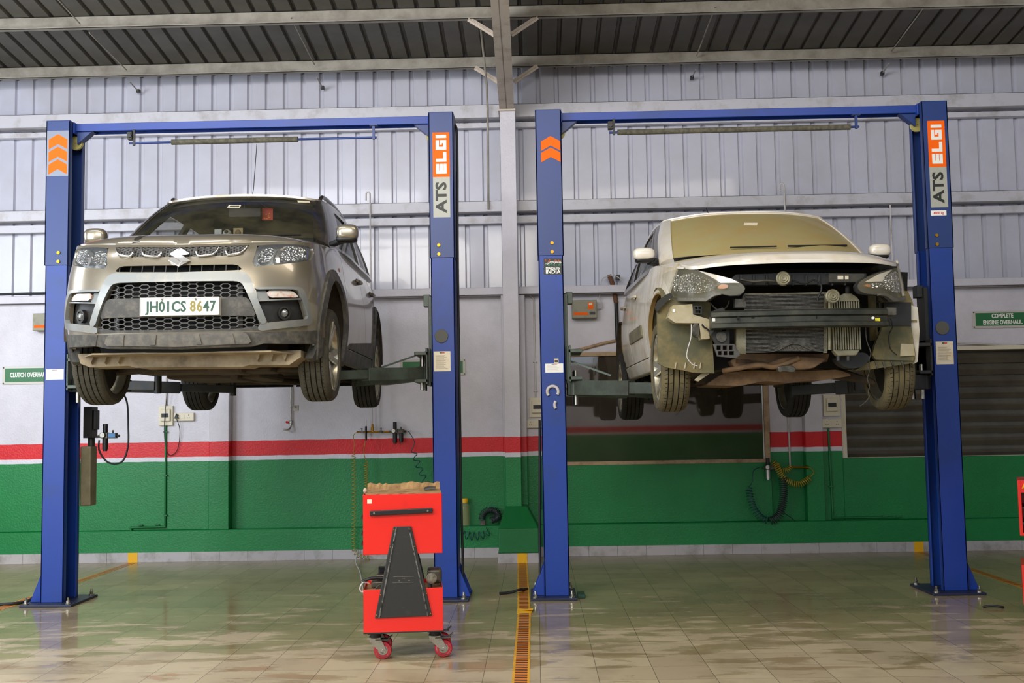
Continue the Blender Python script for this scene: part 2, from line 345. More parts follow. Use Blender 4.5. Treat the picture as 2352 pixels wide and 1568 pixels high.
pd.add([(x0, yf, .35), (x1, yf, .35), (x1, 11.77, .35), (x0, 11.77, .35), (-.335, 11.46, .56), (-.11, 11.46, .56), (-.11, 11.77, .56), (-.335, 11.77, .56)], [(0, 1, 5, 4), (1, 2, 6, 5), (4, 5, 6, 7), (0, 4, 7, 3)])
tag(struct(pd.build('trim_13', 'green', bevel=.008)), None)
# skirting tiles
s = MB()
for x in [-8+.305*i for i in range(53)]: s.box((x+.001, YW-.014, 0), (x+.304, YW+.01, .104))
for a in (x0-.012, x0+.2, ): s.box((a, yf-.014, 0), (a+.21 if a < x0 else x1+.012, yf, .10))
s.box((x0-.012, yf-.012, 0), (x0, YW, .10)); s.box((x1, yf-.012, 0), (x1+.012, YW, .10))
struct(s.build('baseboard_back', 'skirt', bevel=.0015, seg=1))
y_ = MB()
for a, b in ((-4.415, -4.311), (3.98, 4.08)): y_.box((a, YW-.017, 0), (b, YW-.013, .104))
y_.box((-.215, yf-.018, 0), (-.115, yf-.0135, .10)); struct(y_.build('trim_14', 'yellow'))
# windows
def window(n, x0, x1, z0, z1, cut=True):
    o = struct(MB().box((x0, YW+.09, z0-.03), (x1, 12.0, z0)).box((x0, YW+.10, z1), (x1, 12., z1+.035)).build('window_%d' % n, 'wood', bevel=.004))
    f = MB(); y = YW+.08
    f.box((x0-.0, y, z0-.04), (x1, y+.05, z0)); f.box((x0, y, z1), (x1, y+.05, z1+.045)); f.box((x1-.005, y, z0-.04), (x1+.05, y+.05, z1+.04)); f.box((x0-.05, y, z0-.04), (x0+.005, y+.05, z1+.04))
    f.build('window_frame', 'cream' if n == 2 else 'wood', o, bevel=.003)
    return o
w1 = window(1, .32, 2.47, 1.0, 2.14); w2 = window(2, 3.34, 6.1, 1.0, 2.135)
MB().box((.3, YW+.115, 1.0), (2.49, YW+.121, 2.14)).build('glass', 'winglass', w1)
f = MB(); f.box((2.452, YW+.105, 1.0), (2.47, YW+.14, 2.14)); f.build('window_frame', 'aluminium', w1)
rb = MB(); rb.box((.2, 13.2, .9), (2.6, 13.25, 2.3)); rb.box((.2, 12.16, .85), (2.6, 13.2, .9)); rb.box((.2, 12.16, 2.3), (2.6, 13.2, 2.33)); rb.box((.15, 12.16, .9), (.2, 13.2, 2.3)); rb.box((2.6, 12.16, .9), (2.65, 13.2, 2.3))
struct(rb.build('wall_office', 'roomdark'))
# slatted shutter behind the second opening
MT['slat'] = M('shutter_slat', '6e695c', .45, .3, nz=(3, .4, .7, '58524a'))
sl = MB(); z = .98
while z < 2.16:
    sl.add([(3.3, YW+.16, z), (6.15, YW+.16, z), (6.15, YW+.12, z+.055), (3.3, YW+.12, z+.055), (6.15, YW+.19, z+.127), (3.3, YW+.19, z+.127)], [(0, 1, 2, 3), (3, 2, 4, 5)]); z += .127
sl.build('shutter_slats', 'slat', w2, solid=.002)
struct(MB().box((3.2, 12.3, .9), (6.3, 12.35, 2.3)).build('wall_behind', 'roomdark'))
# rest of the hall, behind and beside the camera
wf = MB(); wf.box((-8, -6.2, 0), (8, -6, 3.0)); struct(wf.build('wall_front', 'wall'))
struct(MB().box((8, -6, 0), (8.2, 12.2, 6.6)).build('wall_right', 'wall')); struct(MB().box((-8.2, -6, 0), (-8, 12.2, 6.6)).build('wall_left', 'wall'))
# hazard tape on the floor
def tape_mat():
    m = bpy.data.materials.new('hazard_tape'); m.use_nodes = True; nt = m.node_tree; L = nt.links; N = lambda t: nt.nodes.new('ShaderNode'+t); b = nt.nodes['Principled BSDF']
    tc = N('TexCoord'); sp = N('SeparateXYZ'); L.new(tc.outputs['Object'], sp.inputs[0])
    ma = N('Math'); ma.operation = 'MULTIPLY_ADD'; ma.inputs[1].default_value = .12; L.new(sp.outputs[0], ma.inputs[0]); L.new(sp.outputs[1], ma.inputs[2])
    mm = N('Math'); mm.operation = 'MODULO'; L.new(ma.outputs[0], mm.inputs[0]); mm.inputs[1].default_value = .064
    g = N('Math'); g.operation = 'GREATER_THAN'; L.new(mm.outputs[0], g.inputs[0]); g.inputs[1].default_value = .034
    ab = N('Math'); ab.operation = 'ABSOLUTE'; L.new(sp.outputs[0], ab.inputs[0]); l = N('Math'); l.operation = 'LESS_THAN'; L.new(ab.outputs[0], l.inputs[0]); l.inputs[1].default_value = .036
    mu = N('Math'); mu.operation = 'MULTIPLY'; L.new(g.outputs[0], mu.inputs[0]); L.new(l.outputs[0], mu.inputs[1])
    c1 = N('MixRGB'); L.new(l.outputs[0], c1.inputs[0]); c1.inputs[1].default_value = rgb('e6a812'); c1.inputs[2].default_value = rgb('e87d0c')
    c2 = N('MixRGB'); L.new(mu.outputs[0], c2.inputs[0]); L.new(c1.outputs[0], c2.inputs[1]); c2.inputs[2].default_value = rgb('2a2418'); 
    n = N('TexNoise'); n.inputs['Scale'].default_value = 9; n.inputs['Detail'].default_value = 6; L.new(tc.outputs['Object'], n.inputs[0]); r = N('MapRange'); r.inputs[1].default_value = .5; r.inputs[2].default_value = .75; r.inputs[4].default_value = .6; L.new(n.outputs[0], r.inputs[0])
    c3 = N('MixRGB'); L.new(r.outputs[0], c3.inputs[0]); L.new(c2.outputs[0], c3.inputs[1]); c3.inputs[2].default_value = rgb('8a6a30'); L.new(c3.outputs[0], b.inputs['Base Color']); b.inputs['Roughness'].default_value = .35
    return m
tm = tape_mat(); MT['tape'] = tm
def tape(xa, ya, xb, yb, label, w_=.05):
    d = V((xb-xa, yb-ya, 0)); L_ = d.length; o = MB().box((-w_, 0, 0), (w_, L_, .0015)).build('hazard_tape', tm); o.location = (xa, ya, .0005); o.rotation_euler.z = atan2(-d.x, d.y)
    return tag(o, label, 'floor tape')
tape(-.105, 3.0, -.115, 8.36, 'orange and black striped tape on the floor, near length in front of the fold')
tape(-.118, 8.45, -.165, 11.25, 'orange and black striped tape on the floor running to the column pedestal')
tape(-4.36, 3.0, -4.36, 11.74, 'worn striped tape on the floor behind the far left lift post', .045)
tape(4.03, 3.0, 4.03, 11.74, 'worn striped tape on the floor right of the far right lift post', .04)
t = MB(); t.add([(-.17, 8.3, .003), (-.06, 8.34, .003), (-.05, 8.47, .004), (-.17, 8.52, .003)], [(0, 1, 2, 3)]); t.add([(-.14, 8.44, .004), (-.05, 8.36, .02), (-.045, 8.46, .018)], [(0, 1, 2)])
tag(t.build('tape_fold', 'yellow', solid=.001), 'peeled and folded yellow piece of floor tape', 'floor tape')
# ============================================================ two-post lifts
def glyphs(m, word, x0, z0, h, w, st, gap, mi, y):
    """square-cut letters reading upwards; letter up points to -X"""
    G = {'E': [(0, 0, st, h), (0, 0, w, st), (0, (h-st)/2, w, st), (0, h-st, w, st)], 'L': [(0, 0, st, h), (0, 0, w, st)], 'I': [(0, 0, st, h)],
         'G': [(0, 0, st, h), (0, 0, w, st), (0, h-st, w, st), (w-st, 0, st, h*.62), (w*.52, h*.42, w*.48, h*.2)]}
    z = z0
    for ch in word:
        for kk, (u, v, du, dv) in enumerate(G[ch]): m.box((x0-v, y, z+u), (x0-v-dv, y-.0012-.00015*kk, z+u+du), mi)
        z += (w if ch != 'I' else st)+gap
def column(lift, xl, wd, inn, prefix):
    """xl left edge of the front flange, inn = +1 when the channel opens to the right"""
    Y0, Y1, t = 9.0, 9.30, .012; xw = xl if inn > 0 else xl+wd; xe = xl+wd if inn > 0 else xl
    def chan(o, z0, z1, g=0):
        a, b = xw-inn*g, xe+inn*g; y0, y1 = Y0-g, Y1+g
        o.box((a, y0, z0), (b, y0+t, z1)); o.box((a, y1-t, z0), (b, y1, z1)); o.box((a, y0, z0), (a+inn*t, y1, z1))
        o.box((b-inn*t, y0, z0), (b, y0+.055, z1)); o.box((b-inn*t, y1-.055, z0), (b, y1, z1))
    m = MB(); chan(m, .02, 2.83)
    for yy in (Y0+.03, Y1-.04): m.prism([(xw, yy, .02), (xw-inn*.10, yy, .02), (xw, yy, .27)], (0, .01, 0))
    col = m.build('column', 'blue', lift, bevel=.003, seg=1)
    u = MB(); chan(u, 2.815, 4.05, .007); u.box((xl-.008, Y0-.008, 4.045), (xl+wd+.008, Y1+.008, 4.055))
    u.build('column_extension', 'blue2', lift, bevel=.003, seg=1)
    b = MB(); bx0, bx1 = (xl-.115, xl+wd+.12) if inn > 0 else (xl-.13, xl+wd+.09)
    if prefix == 'c': bx1 = xl+wd+.055
    b.box((bx0, 8.87, 0), (bx1, 9.42, .02)); b.build('base_plate', MT.setdefault('navy', M('base_navy', '1b2440', .45, nz=(6, .45, .7, '24242a'))) if 'navy' not in MT else 'navy', lift, bevel=.004)
    for bx in (bx0+.04, bx1-.04):
        for by in (8.91, 9.38):
            a = MB(); a.cyl((bx, by, .02), (bx, by, .03), .024, 12); a.cyl((bx, by, .03), (bx, by, .05), .016, 6); a.cyl((bx, by, .05), (bx, by, .075), .009, 8); a.build('anchor_bolt', 'steel', lift, smooth=30)
    for bz in (2.92, 2.845):
        a = MB(); a.cyl((xl+.115 if inn > 0 or prefix == 'a' else xl+.07, Y0-.007, bz), (xl+.115 if inn > 0 or prefix == 'a' else xl+.07, Y0-.018, bz), .014, 10); a.build('bolt', 'brass', lift, smooth=30)
    # black inner liner / carriage guide
    g = MB(); g.box((xw+inn*.02, Y0+.05, .04), (xw+inn*.06, Y1-.05, 4.0)); g.cyl((xw+inn*.11, 9.15, .05), (xw+inn*.11, 9.15, 3.9), .02, 10); g.build('lift_cylinder', 'armd', lift)
    # carriage
    c = MB(); xo = xe+inn*.045
    c.box((xe-inn*.10, Y0+.06, 1.78), (xe+inn*.03, Y1-.06, 2.50)); c.box((xe+inn*.012, 9.03, 1.75), (xo, 9.27, 2.06))
    c.box((xe+inn*.02, 9.10, 2.42), (xe+inn*.075, 9.2, 2.52))
    for z in (1.775, 2.0):
        c.box((xe+inn*.03, 8.93, z), (xe+inn*.14, 9.37, z+.028))
    c.box((xe+inn*.03, 8.93, 1.76), (xe+inn*.045, 9.37, 2.06)); c.build('carriage', 'armg' if prefix != 'd' else 'armd', lift, bevel=.003, seg=1)
    return xe, inn
def arm(lift, xe, inn, yp, tip, mat, zc=1.855, h=.10, padz=None):
    px = xe+inn*.085; P = V((px, yp, zc)); T = V((tip[0], tip[1], zc-.035)); d = (T-P).normalized(); L = (T-P).length
    m = MB(); m.bar(P-d*.05, P+d*L*.62, .10, h); m.bar(P+d*L*.55, T, .075, h-.03); m.cyl(P+V((0, 0, -h/2-.002)), P+V((0, 0, h/2+.004)), .055, 18)
    a = m.build('lift_arm', mat, lift, bevel=.004)
    q = MB(); q.cyl(P+V((0, 0, -.14)), P+V((0, 0, .145)), .019, 14); q.build('pin', 'steel', a, smooth=40)
    pz = padz or zc+.09
    p = MB(); p.cyl(T+V((0, 0, -.06)), V((T.x, T.y, pz-.02)), .028, 16); p.cyl(V((T.x, T.y, pz-.02)), V((T.x, T.y, pz)), .055, 20); p.build('pad', 'armd', a, smooth=40)
    return a
def lift(name_label, xL, wL, xR, wR, kind):
    L = empty('vehicle_lift', (xL, 9.0, 0), name_label, 'car lift', world=True); inv = MX.Translation((-xL, -9.0, 0))
    kids = []
    a = column(L, xL, wL, 1, 'a' if kind == 0 else 'c'); b = column(L, xR, wR, -1, 'b' if kind == 0 else 'd')
    x0, x1 = xL+wL+.005, xR-.005
    m = MB(); m.box((x0, 9.107, 4.005), (x1, 9.213, 4.051)); m.box((x0, 9.10, 3.985), (x1, 9.106, 4.052)); m.box((x0, 9.214, 3.985), (x1, 9.22, 4.052))
    m.box((x0-.003, 9.06, 3.96), (x0+.012, 9.26, 4.055)); m.box((x1-.012, 9.06, 3.96), (x1+.003, 9.26, 4.055)); m.build('crossbeam', 'blue', L, bevel=.003, seg=1)
    for x, s in ((x0+.01, 1), (x1-.01, -1)):
        g = MB(); g.prism([(x, 9.12, 3.99), (x+s*.13, 9.12, 3.99), (x, 9.12, 3.88)], (0, .08, 0)); g.build('gusset', 'blue2', L)
        g = MB(); g.lathe([(.004, -.012), (.06, -.012), (.05, -.004), (.05, .004), (.06, .012), (.004, .012)], (x-s*.03, 9.17, 3.90), 'y', 20); g.build('cable_pulley', M('pulley_nylon', 'a8a060', .5) if 'pulley_nylon' not in bpy.data.materials else bpy.data.materials['pulley_nylon'], L, smooth=40)
    # padded shut-off bar
    if kind == 0: r0, r1, p0, p1 = -3.44, -1.315, -3.075, -1.99
    else: r0, r1, p0, p1 = .665, 2.775, .735, 2.70
    m = MB(); m.cyl((r0, 9.1, 3.872), (r1, 9.1, 3.876), .0095, 10); bar = m.build('shut_off_bar', 'blue2', L, smooth=40)
    m = MB(); m.cyl((p0, 9.1, 3.873), (p1, 9.1, 3.875), .0235, 18); m.build('foam_sleeve', 'foam', bar, smooth=40)
    m = MB(); m.box((r1-.035, 9.09, 3.86), (r1-.015, 9.11, 3.985)); m.box((r1-.06, 9.08, 3.975), (r1+.01, 9.12, 3.985)); m.build('hanger', 'blue2', L)
    m = MB(); m.box((r0+.03, 9.09, 3.85), (r0+.05, 9.11, 3.99)); m.box((r0-.01, 9.07, 3.90), (r0+.03, 9.13, 3.965)); m.cyl((r0+.01, 9.06, 3.93), (r0+.01, 9.07, 3.93), .02, 10); m.build('limit_switch', 'armd', L, bevel=.003)
    return L, a, b
LA, ca, cb = lift('blue two-post lift carrying the silver grey SUV', -4.105, .190, -.855, .196, 0)
LB, cc, cd_ = lift('blue two-post lift carrying the white car without its front bumper', .045, .205, 3.270, .202, 1)
arm(LA, *ca, 9.04, (-2.95, 8.45), 'armd', zc=1.80, padz=1.865); arm(LA, *ca, 9.26, (-2.72, 9.75), 'armd', zc=1.81, padz=1.865)
arm(LA, *cb, 9.04, (-1.60, 8.35), 'armg', padz=1.865); arm(LA, *cb, 9.26, (-1.62, 9.95), 'armg', padz=1.865)
for aa in ((LB, *cc, 9.04, (1.03, 8.45), 'armg'), (LB, *cc, 9.26, (1.05, 9.95), 'armg'), (LB, *cd_, 9.04, (2.42, 8.4), 'armd'), (LB, *cd_, 9.26, (2.30, 9.8), 'armd')): arm(*aa, zc=1.712, h=.12, padz=1.765)
for (x, y, z0, x2, z1) in ((-.90, 9.0, 2.03, -1.25, 1.90), (.30, 9.0, 1.93, .62, 1.80)):    # arm restraint cables
    m = MB(); m.bar((x, y, z0), (x2, y-.15, z1), .03, .014); m.build('restraint_strap', 'armg', LA if x < 0 else LB)
# lower the right-hand carriages of lift two slightly: labels, caps and stickers
colr = {'A0': None}
cols = sorted([o for o in COL.objects if o.name.startswith('column') and not o.name.startswith('column_e')], key=lambda o: min(v[0] for v in [tuple(v.co) for v in o.data.vertices]))
exts = sorted([o for o in COL.objects if o.name.startswith('column_extension')], key=lambda o: min(v.co.x for v in o.data.vertices))
yS = 9.0-.0075
def chev(x0, x1, zt, n, step, th, hh, par, back=None):
    m = MB()
    if back: m.box((x0-.015, yS, zt+.03), (x1+.012, yS-.0008, zt-.36), 1)
    xm = (x0+x1)/2
    for k in range(n):
        z = zt-k*step; m.prism([(x0, yS-.001, z-hh), (xm, yS-.001, z), (x1, yS-.001, z-hh), (x1, yS-.001, z-hh-th), (xm, yS-.001, z-th), (x0, yS-.001, z-hh-th)], (0, -.001, 0))
    return tag(m.build('arrow_sticker', ['orange', M('clear_film', '7b8292', .3) if back else 'orange'], par), 'orange chevrons pointing up')
chev(-4.088, -3.930, 3.935, 3, .108, .085, .045, exts[0], True)
chev(.083, .245, 3.825, 2, .097, .08, .045, exts[2])
for (x0, x1, zt, zm, zb, ex) in ((-.828, -.686, 3.877, 3.497, 3.154, exts[1]), (3.306, 3.448, 3.884, 3.492, 3.153, exts[3])):
    m = MB(); m.box((x0, yS, zm), (x1, yS-.001, zt), 0); m.box((x0, yS, zb), (x1, yS-.001, zm), 1)
    glyphs(m, 'ELGI', x1-.027, zm+.028, .088, .083, .026, .0185, 2, yS-.001)
    m.text('ATS', MX.Translation(((x0+x1)/2+.001, yS-.0015, (zb+zm)/2)) @ MX.Rotation(pi/2, 4, 'X') @ MX.Rotation(pi/2, 4, 'Z'), .122, 3, .0006, .004, 1.22)
    tag(m.build('brand_sticker', ['orange', 'greydecal', 'white', 'ink'], ex), 'tall orange and grey sticker with white and black lettering')
m = MB(); m.box((3.302, yS, 3.085), (3.43, yS-.001, 3.127)); m.text('4000 kg', FRONT(3.366, yS-.0015, 3.105), .029, 1, .0005, .0006, .92); m.build('capacity_sticker', ['white', 'redink'], exts[3])
yC = 9.0
for (x, z, r, c) in ((-.773, 2.158, .056, cols[1]), (3.355, 2.151, .056, cols[3])):
    MB().cyl((x, yC, z), (x, yC-.01, z), r, 32).build('hole_cap', M('grey_cap', '55554f', .7) if 'grey_cap' not in bpy.data.materials else bpy.data.materials['grey_cap'], c, smooth=40, bevel=.003)
def plate(x0, x1, z0, z1, c, matname, lines, head=True, name='notice_sticker'):
    m = MB(); m.box((x0, yC, z0), (x1, yC-.001, z1)); w_, h_ = x1-x0, z1-z0
    if head: m.box((x0+.36*w_, yC-.001, z1-.10*h_), (x0+.5*w_, yC-.0016, z1-.05*h_), 1); m.box((x0+.5*w_, yC-.001, z1-.10*h_), (x0+.66*w_, yC-.0016, z1-.05*h_), 2)
    for k in range(lines):
        z = z1-h_*(.2+.7*k/lines); m.box((x0+.12*w_, yC-.001, z), (x0+w_*(.6+.28*random.random()), yC-.0014, z-.012*h_), 3)
    return m.build(name, [matname, 'ink', 'redink', M('print_grey', '6f675c', .7) if 'print_grey' not in bpy.data.materials else bpy.data.materials['print_grey']], c)
plate(-.839, -.700, 1.867, 2.032, cols[1], 'paper', 14); plate(3.296, 3.437, 1.852, 2.040, cols[3], 'paper', 14)
for (x0, x1, z0, z1, c) in ((-4.086, -3.936, 1.854, 1.941, cols[0]), (.084, .233, 1.84, 1.914, cols[2])): plate(x0, x1, z0, z1, c, 'white', 6, name='rating_label')
m = MB(); m.box((.157, yC, 1.917), (.195, yC-.001, 1.955)); m.box((.162, yC-.001, 1.925), (.19, yC-.0015, 1.943), 1); m.build('rating_label', ['paper', 'ink'], cols[2])
# small emblem sticker with lettering
m = MB(); x0, x1, z0, z1 = .088, .240, 2.655, 2.792
m.box((x0, yC, z0), (x1, yC-.001, z1))
random.seed(3)
for k in range(46):
    x = x0+.012+random.random()*.128; z = z1-.012-random.random()*.05; r = .003+random.random()*.005
    m.lathe([(r*.45, 0), (r, 0), (r, -.0008), (r*.45, -.0008)], (x, yC-.0012, z), 'y', 10, 1 if z > z1-.028 else 2 if z > z1-.045 else 3)
m.text('MADE IN', FRONT((x0+x1)/2, yC-.0015, z0+.052), .032, 2, .0005, .0008, .95); m.text('INDIA', FRONT((x0+x1)/2, yC-.0015, z0+.024), .046, 2, .0005, .0012, 1.0)
m.build('badge_sticker', ['ink', M('emblem_red', 'c9512e', .5), 'white', M('emblem_green', '3c8a66', .5)], cols[2])
# horseshoe scraps of tube stuck on the post
def arc(x, z, r, a0, a1): return [V((x+r*cos(R(a)), yC-.014, z+r*sin(R(a)))) for a in range(a0, a1+1, 12)]
for pts, lab in ((arc(.142, 1.682, .046, -32, 222), 'curved half ring of white tube stuck to the blue post'), (arc(.205, 1.572, .05, 142, 218), 'short curved piece of white tube stuck below the half ring')):
    MB().tube(pts, .0125, 10).build('tube_scrap', 'pvc', cols[2], smooth=40)
# hydraulic hoses down the posts
def hose(pts, r, mat, name='hose', par=None, label=None, cat=None, n=6):
    o = MB().tube(spline(pts, n), r, 8).build(name, mat, par, smooth=60); return tag(o, label, cat) if label else o
hose([(-.66, 9.2, 4.0), (-.635, 9.16, 3.93), (-.632, 9.15, 3.6), (-.640, 9.15, 2.8), (-.638, 9.15, 1.5), (-.636, 9.14, .8), (-.628, 9.12, .3), (-.636, 9.1, .12), (-.66, 9.1, .05)], .011, 'cable', 'hydraulic_hose', LA)
hose([(-.65, 9.27, 3.6), (-.648, 9.26, 2.0), (-.64, 9.26, .9), (-.632, 9.25, .1)], .006, 'cable', 'cable', LA)
hose([(.03, 9.25, 1.45), (.028, 9.25, 1.3), (.02, 9.2, .9), (.012, 9.16, .45), (.012, 9.12, .04)], .010, 'cable', 'hydraulic_hose', LB)
# control station, oil tank of the first lift
MB().box((-3.905, 9.33, 1.36), (-3.83, 9.46, 1.63)).box((-3.83, 9.36, 1.43), (-3.805, 9.44, 1.60)).build('power_unit', 'black', LA, bevel=.004)
MB().box((-3.93, 9.33, .78), (-3.835, 9.47, 1.29)).build('oil_tank', M('tank_plastic', '8b8266', .55, nz=(5, .4, .7, '6d6448')), LA, bevel=.012)
MB().cyl((-3.86, 9.4, 1.29), (-3.86, 9.4, 1.36), .03, 12).build('motor', 'armd', LA)
# ============================================================ air unit with gauge on the first post
def regulator(x, y, z, label, name='air_regulator', blue=True, two=False, clear=False, par=None):
    e = empty(name, (x, y, z), label, 'air regulator', parent=par)
    MB().box((-.028, -.025, -.02), (.028, .025, .03)).box((.028, -.022, -.02), (.10, .022, .025)).build('body', 'gun', e, bevel=.004)
    MB().cyl((0, 0, .03), (0, 0, .105), .021, 14).build('knob', 'black', e, smooth=40, bevel=.003)
    m = MB(); m.cyl((-.012, -.026, .008), (-.012, -.042, .008), .024, 20, 0); m.cyl((-.012, -.0425, .008), (-.012, -.0435, .008), .020, 20, 1); m.bar((-.012, -.0445, .008), (-.002, -.0445, .018), .002, .002, 2); m.build('gauge', ['gun', 'white', 'ink'], e, smooth=40)
    MB().cyl((0, 0, -.02), (0, 0, -.115), .024, 16).cyl((0, 0, -.115), (0, 0, -.13), .018, 16).build('bowl', 'aluminium' if clear else 'black', e, smooth=40)
    if two: MB().cyl((.068, 0, -.02), (.068, 0, -.11), .022, 16).cyl((.068, 0, -.11), (.068, 0, -.122), .016, 16).build('bowl', 'black', e, smooth=40)
    if blue: MB().box((.034, -.0235, -.012), (.092, -.022, .022)).build('name_plate', M('blue_label', '2f7db8', .4) if 'blue_label' not in bpy.data.materials else bpy.data.materials['blue_label'], e)
    MB().cyl((.066, 0, .025), (.066, 0, .05), .008, 8).cyl((.10, 0, 0), (.125, 0, 0), .012, 8).cyl((-.028, 0, 0), (-.06, 0, 0), .012, 8).build('fitting', 'gun', e, smooth=40)
    return e
P1 = regulator(-3.722, 9.36, 1.375, 'small air regulator with blue label beside the far left lift post')
MB().bar((-3.82, 9.4, 1.37), (-3.70, 9.38, 1.37), .02, .02).build('mounting_bracket', 'steel', P1.parent or LA)
hose([(-3.80, 9.42, 1.34), (-3.79, 9.4, 1.25), (-3.72, 9.38, 1.16), (-3.63, 9.36, 1.135), (-3.56, 9.36, 1.17), (-3.53, 9.38, 1.30), (-3.54, 9.4, 1.48), (-3.57, 9.45, 1.66), (-3.64, 9.5, 1.78)], .008, 'cable', 'air_hose', None, 'black hose looping down beside the far left lift post', 'hose')
hose([(-4.25, 9.40, .50), (-4.26, 9.38, .28), (-4.25, 9.33, .12), (-4.27, 9.20, .02), (-4.35, 9.02, .012), (-4.75, 8.98, .012)], .013, 'cable', 'air_hose', None, 'black cable lying on the floor left of the far left lift post', 'cable')
hose([(-.10, 9.46, .012), (-.13, 9.42, .012), (-.16, 9.30, .03), (-.24, 9.26, .014), (-.33, 9.22, .012)], .012, 'cable', 'cable', None, 'short black cable end crossing the striped floor tape', 'cable')
MB().box((.315, 8.98, .001), (.375, 9.16, .03)).build('rubber_block', M('dark_green', '163f33', .5), None, bevel=.004); tag(COL.objects['rubber_block'], 'small dark green block beside the foot of the third lift post', 'block')
# ============================================================ red tool trolley
T = empty('tool_trolley', (-.83, 6.9, 0), 'red metal tool trolley with black side panel standing on four casters', 'tool trolley', world=True)
x0, x1, yf, yb = -1.072, -.590, 6.70, 7.10
MT['redin'] = M('trolley_red_inside', 'a01210', .5)
def tray(z0, z1, deep, nm):
    m = MB(); t = .004
    m.box((x0, yf, z0), (x1, yf+t, z1)); m.box((x0, yb-t, z0), (x1, yb, z1)); m.box((x0, yf, z0), (x0+t, yb, z1)); m.box((x1-t, yf, z0), (x1, yb, z1)); m.box((x0, yf, z1-deep-.004), (x1, yb, z1-deep)); m.box((x0, yf, z0), (x1, yb, z0+.004))
    return m.build(nm, 'red', T, bevel=.0025)
ub = tray(.645, 1.008, .02, 'upper_cabinet'); lb = tray(.178, .437, .03, 'lower_cabinet')
MB().box((x0-.001, yf-.001, .172), (x1+.001, yb+.001, .180)).build('base_rim', 'dark', T)
for yy, nm in ((yf, -1), (yb, 1)):
    m = MB(); y = yy+nm*.002; p = [(-.888, .812), (-.778, .812), (-.658, .270), (-1.004, .266)]
    m.prism([(a, y, b) for a, b in p], (0, nm*.010, 0))
    pan = m.build('side_panel', M('panel_black', '2a2a29', .45, nz=(25, .6, .75, '3c3b36')) if 'panel_black' not in bpy.data.materials else bpy.data.materials['panel_black'], T, bevel=.003)
    r = MB()
    for (a, b, c_2, d_) in ((-.870, .810, -.978, .268), (-.795, .810, -.684, .272)):
        r.bar((a, y+nm*.013, b), (c_2, y+nm*.013, d_), .008, .007, upv=(0, 1, 0))
    r.build('edge_rib', M('worn_edge', '8c8c8a', .35, .7, nz=(40, .45, .6, '33322f')) if 'worn_edge' not in bpy.data.materials else bpy.data.materials['worn_edge'], pan)
    for (a, b) in ((-.883, .795), (-.786, .795), (-.905, .69), (-.762, .69), (-.968, .405), (-.690, .405), (-.993, .285), (-.667, .285)):
        MB().ball((a, y+nm*.010, b), .0045, 8, 0, (1, .6, 1)).build('screw', 'brass', pan)
m = MB(); m.box((-.89, yf-.0125, .510), (-.765, yf-.0115, .512)); m.box((-.895, yf-.0125, .475), (-.77, yf-.0115, .4765)); m.box((-.86, yf-.0125, .484), (-.85, yf-.0115, .487)); m.box((-.835, yf-.0125, .499), (-.82, yf-.0115, .502)); m.box((-.80, yf-.0125, .485), (-.79, yf-.0115, .488)); m.build('embossed_label', 'steel', T)
MB().bar((-1.03, yf-.012, .896), (-.648, yf-.012, .906), .022, .03).build('bumper_strip', 'black', T, bevel=.004)
for a, b in ((-1.004, .897), (-.678, .905)): MB().lathe([(.001, 0), (.003, 0), (.0035, .0), (.006, 0), (.006, -.002), (.001, -.002)], (a, yf-.0235, b), 'y', 12).build('screw', 'steel', T)
MB().box((-1.045, yf-.0015, .955), (-1.018, yf, .980)).build('paper_patch', 'paper', T)
for z in (.86, .76, .70): MB().box((x0-.012, yf+.03, z), (x0, yb-.03, z+.01)).build('drawer_lip', 'dark', T)
def caster(cx, cy, dx, tilt=0):
    e = empty('caster', (cx, cy, 0), parent=T); e['label'] = 'red rimmed steel caster'
    m = MB(); m.box((-.045, -.04, .158), (.045, .04, .166)); m.cyl((0, 0, .14), (0, 0, .158), .034, 20); m.cyl((0, 0, .133), (0, 0, .140), .038, 20, 0); m.build('swivel_plate', 'dark', e, smooth=40)
    f = MB()
    for s in (-1, 1): f.prism([(-.035, s*.022, .136), (.03, s*.022, .136), (dx+.022, s*.022, .06), (dx+.014, s*.022, .038), (dx-.012, s*.022, .045), (-.034, s*.022, .108)], (0, s*.003, 0))
    f.box((-.035, -.022, .130), (.030, .022, .136)); f.cyl((dx, -.032, .055), (dx, .032, .055), .009, 10); f.build('fork', 'steel', e, bevel=.002)
    MB().lathe([(.030, -.016), (.050, -.017), (.0545, -.010), (.055, .01), (.050, .017), (.030, .016)], (dx, 0, .055), 'y', 36).build('tyre', M('red_tyre', 'b5182c', .5, nz=(20, .5, .8, '7a1a22')) if 'red_tyre' not in bpy.data.materials else bpy.data.materials['red_tyre'], e, smooth=35)
    w = MB(); w.lathe([(.006, -.018), (.014, -.018), (.018, -.011), (.034, -.011), (.041, -.018), (.044, -.016), (.044, .016), (.034, .011), (.006, .011)], (dx, 0, .055), 'y', 30); w.build('wheel', 'steel', e, smooth=35)
    b = MB(); b.box((.0, -.028, .118), (dx+.045, .028, .124)); b.bar((dx+.03, 0, .121), (dx+.06, 0, .145), .03, .006); b.build('brake_pedal', 'gun', e, bevel=.002)
    return e
c1 = caster(-1.005, 6.80, .045); c2 = caster(-.640, 6.80, .052); c3 = caster(-1.005, 7.02, .045); c4 = caster(-.640, 7.02, .05)
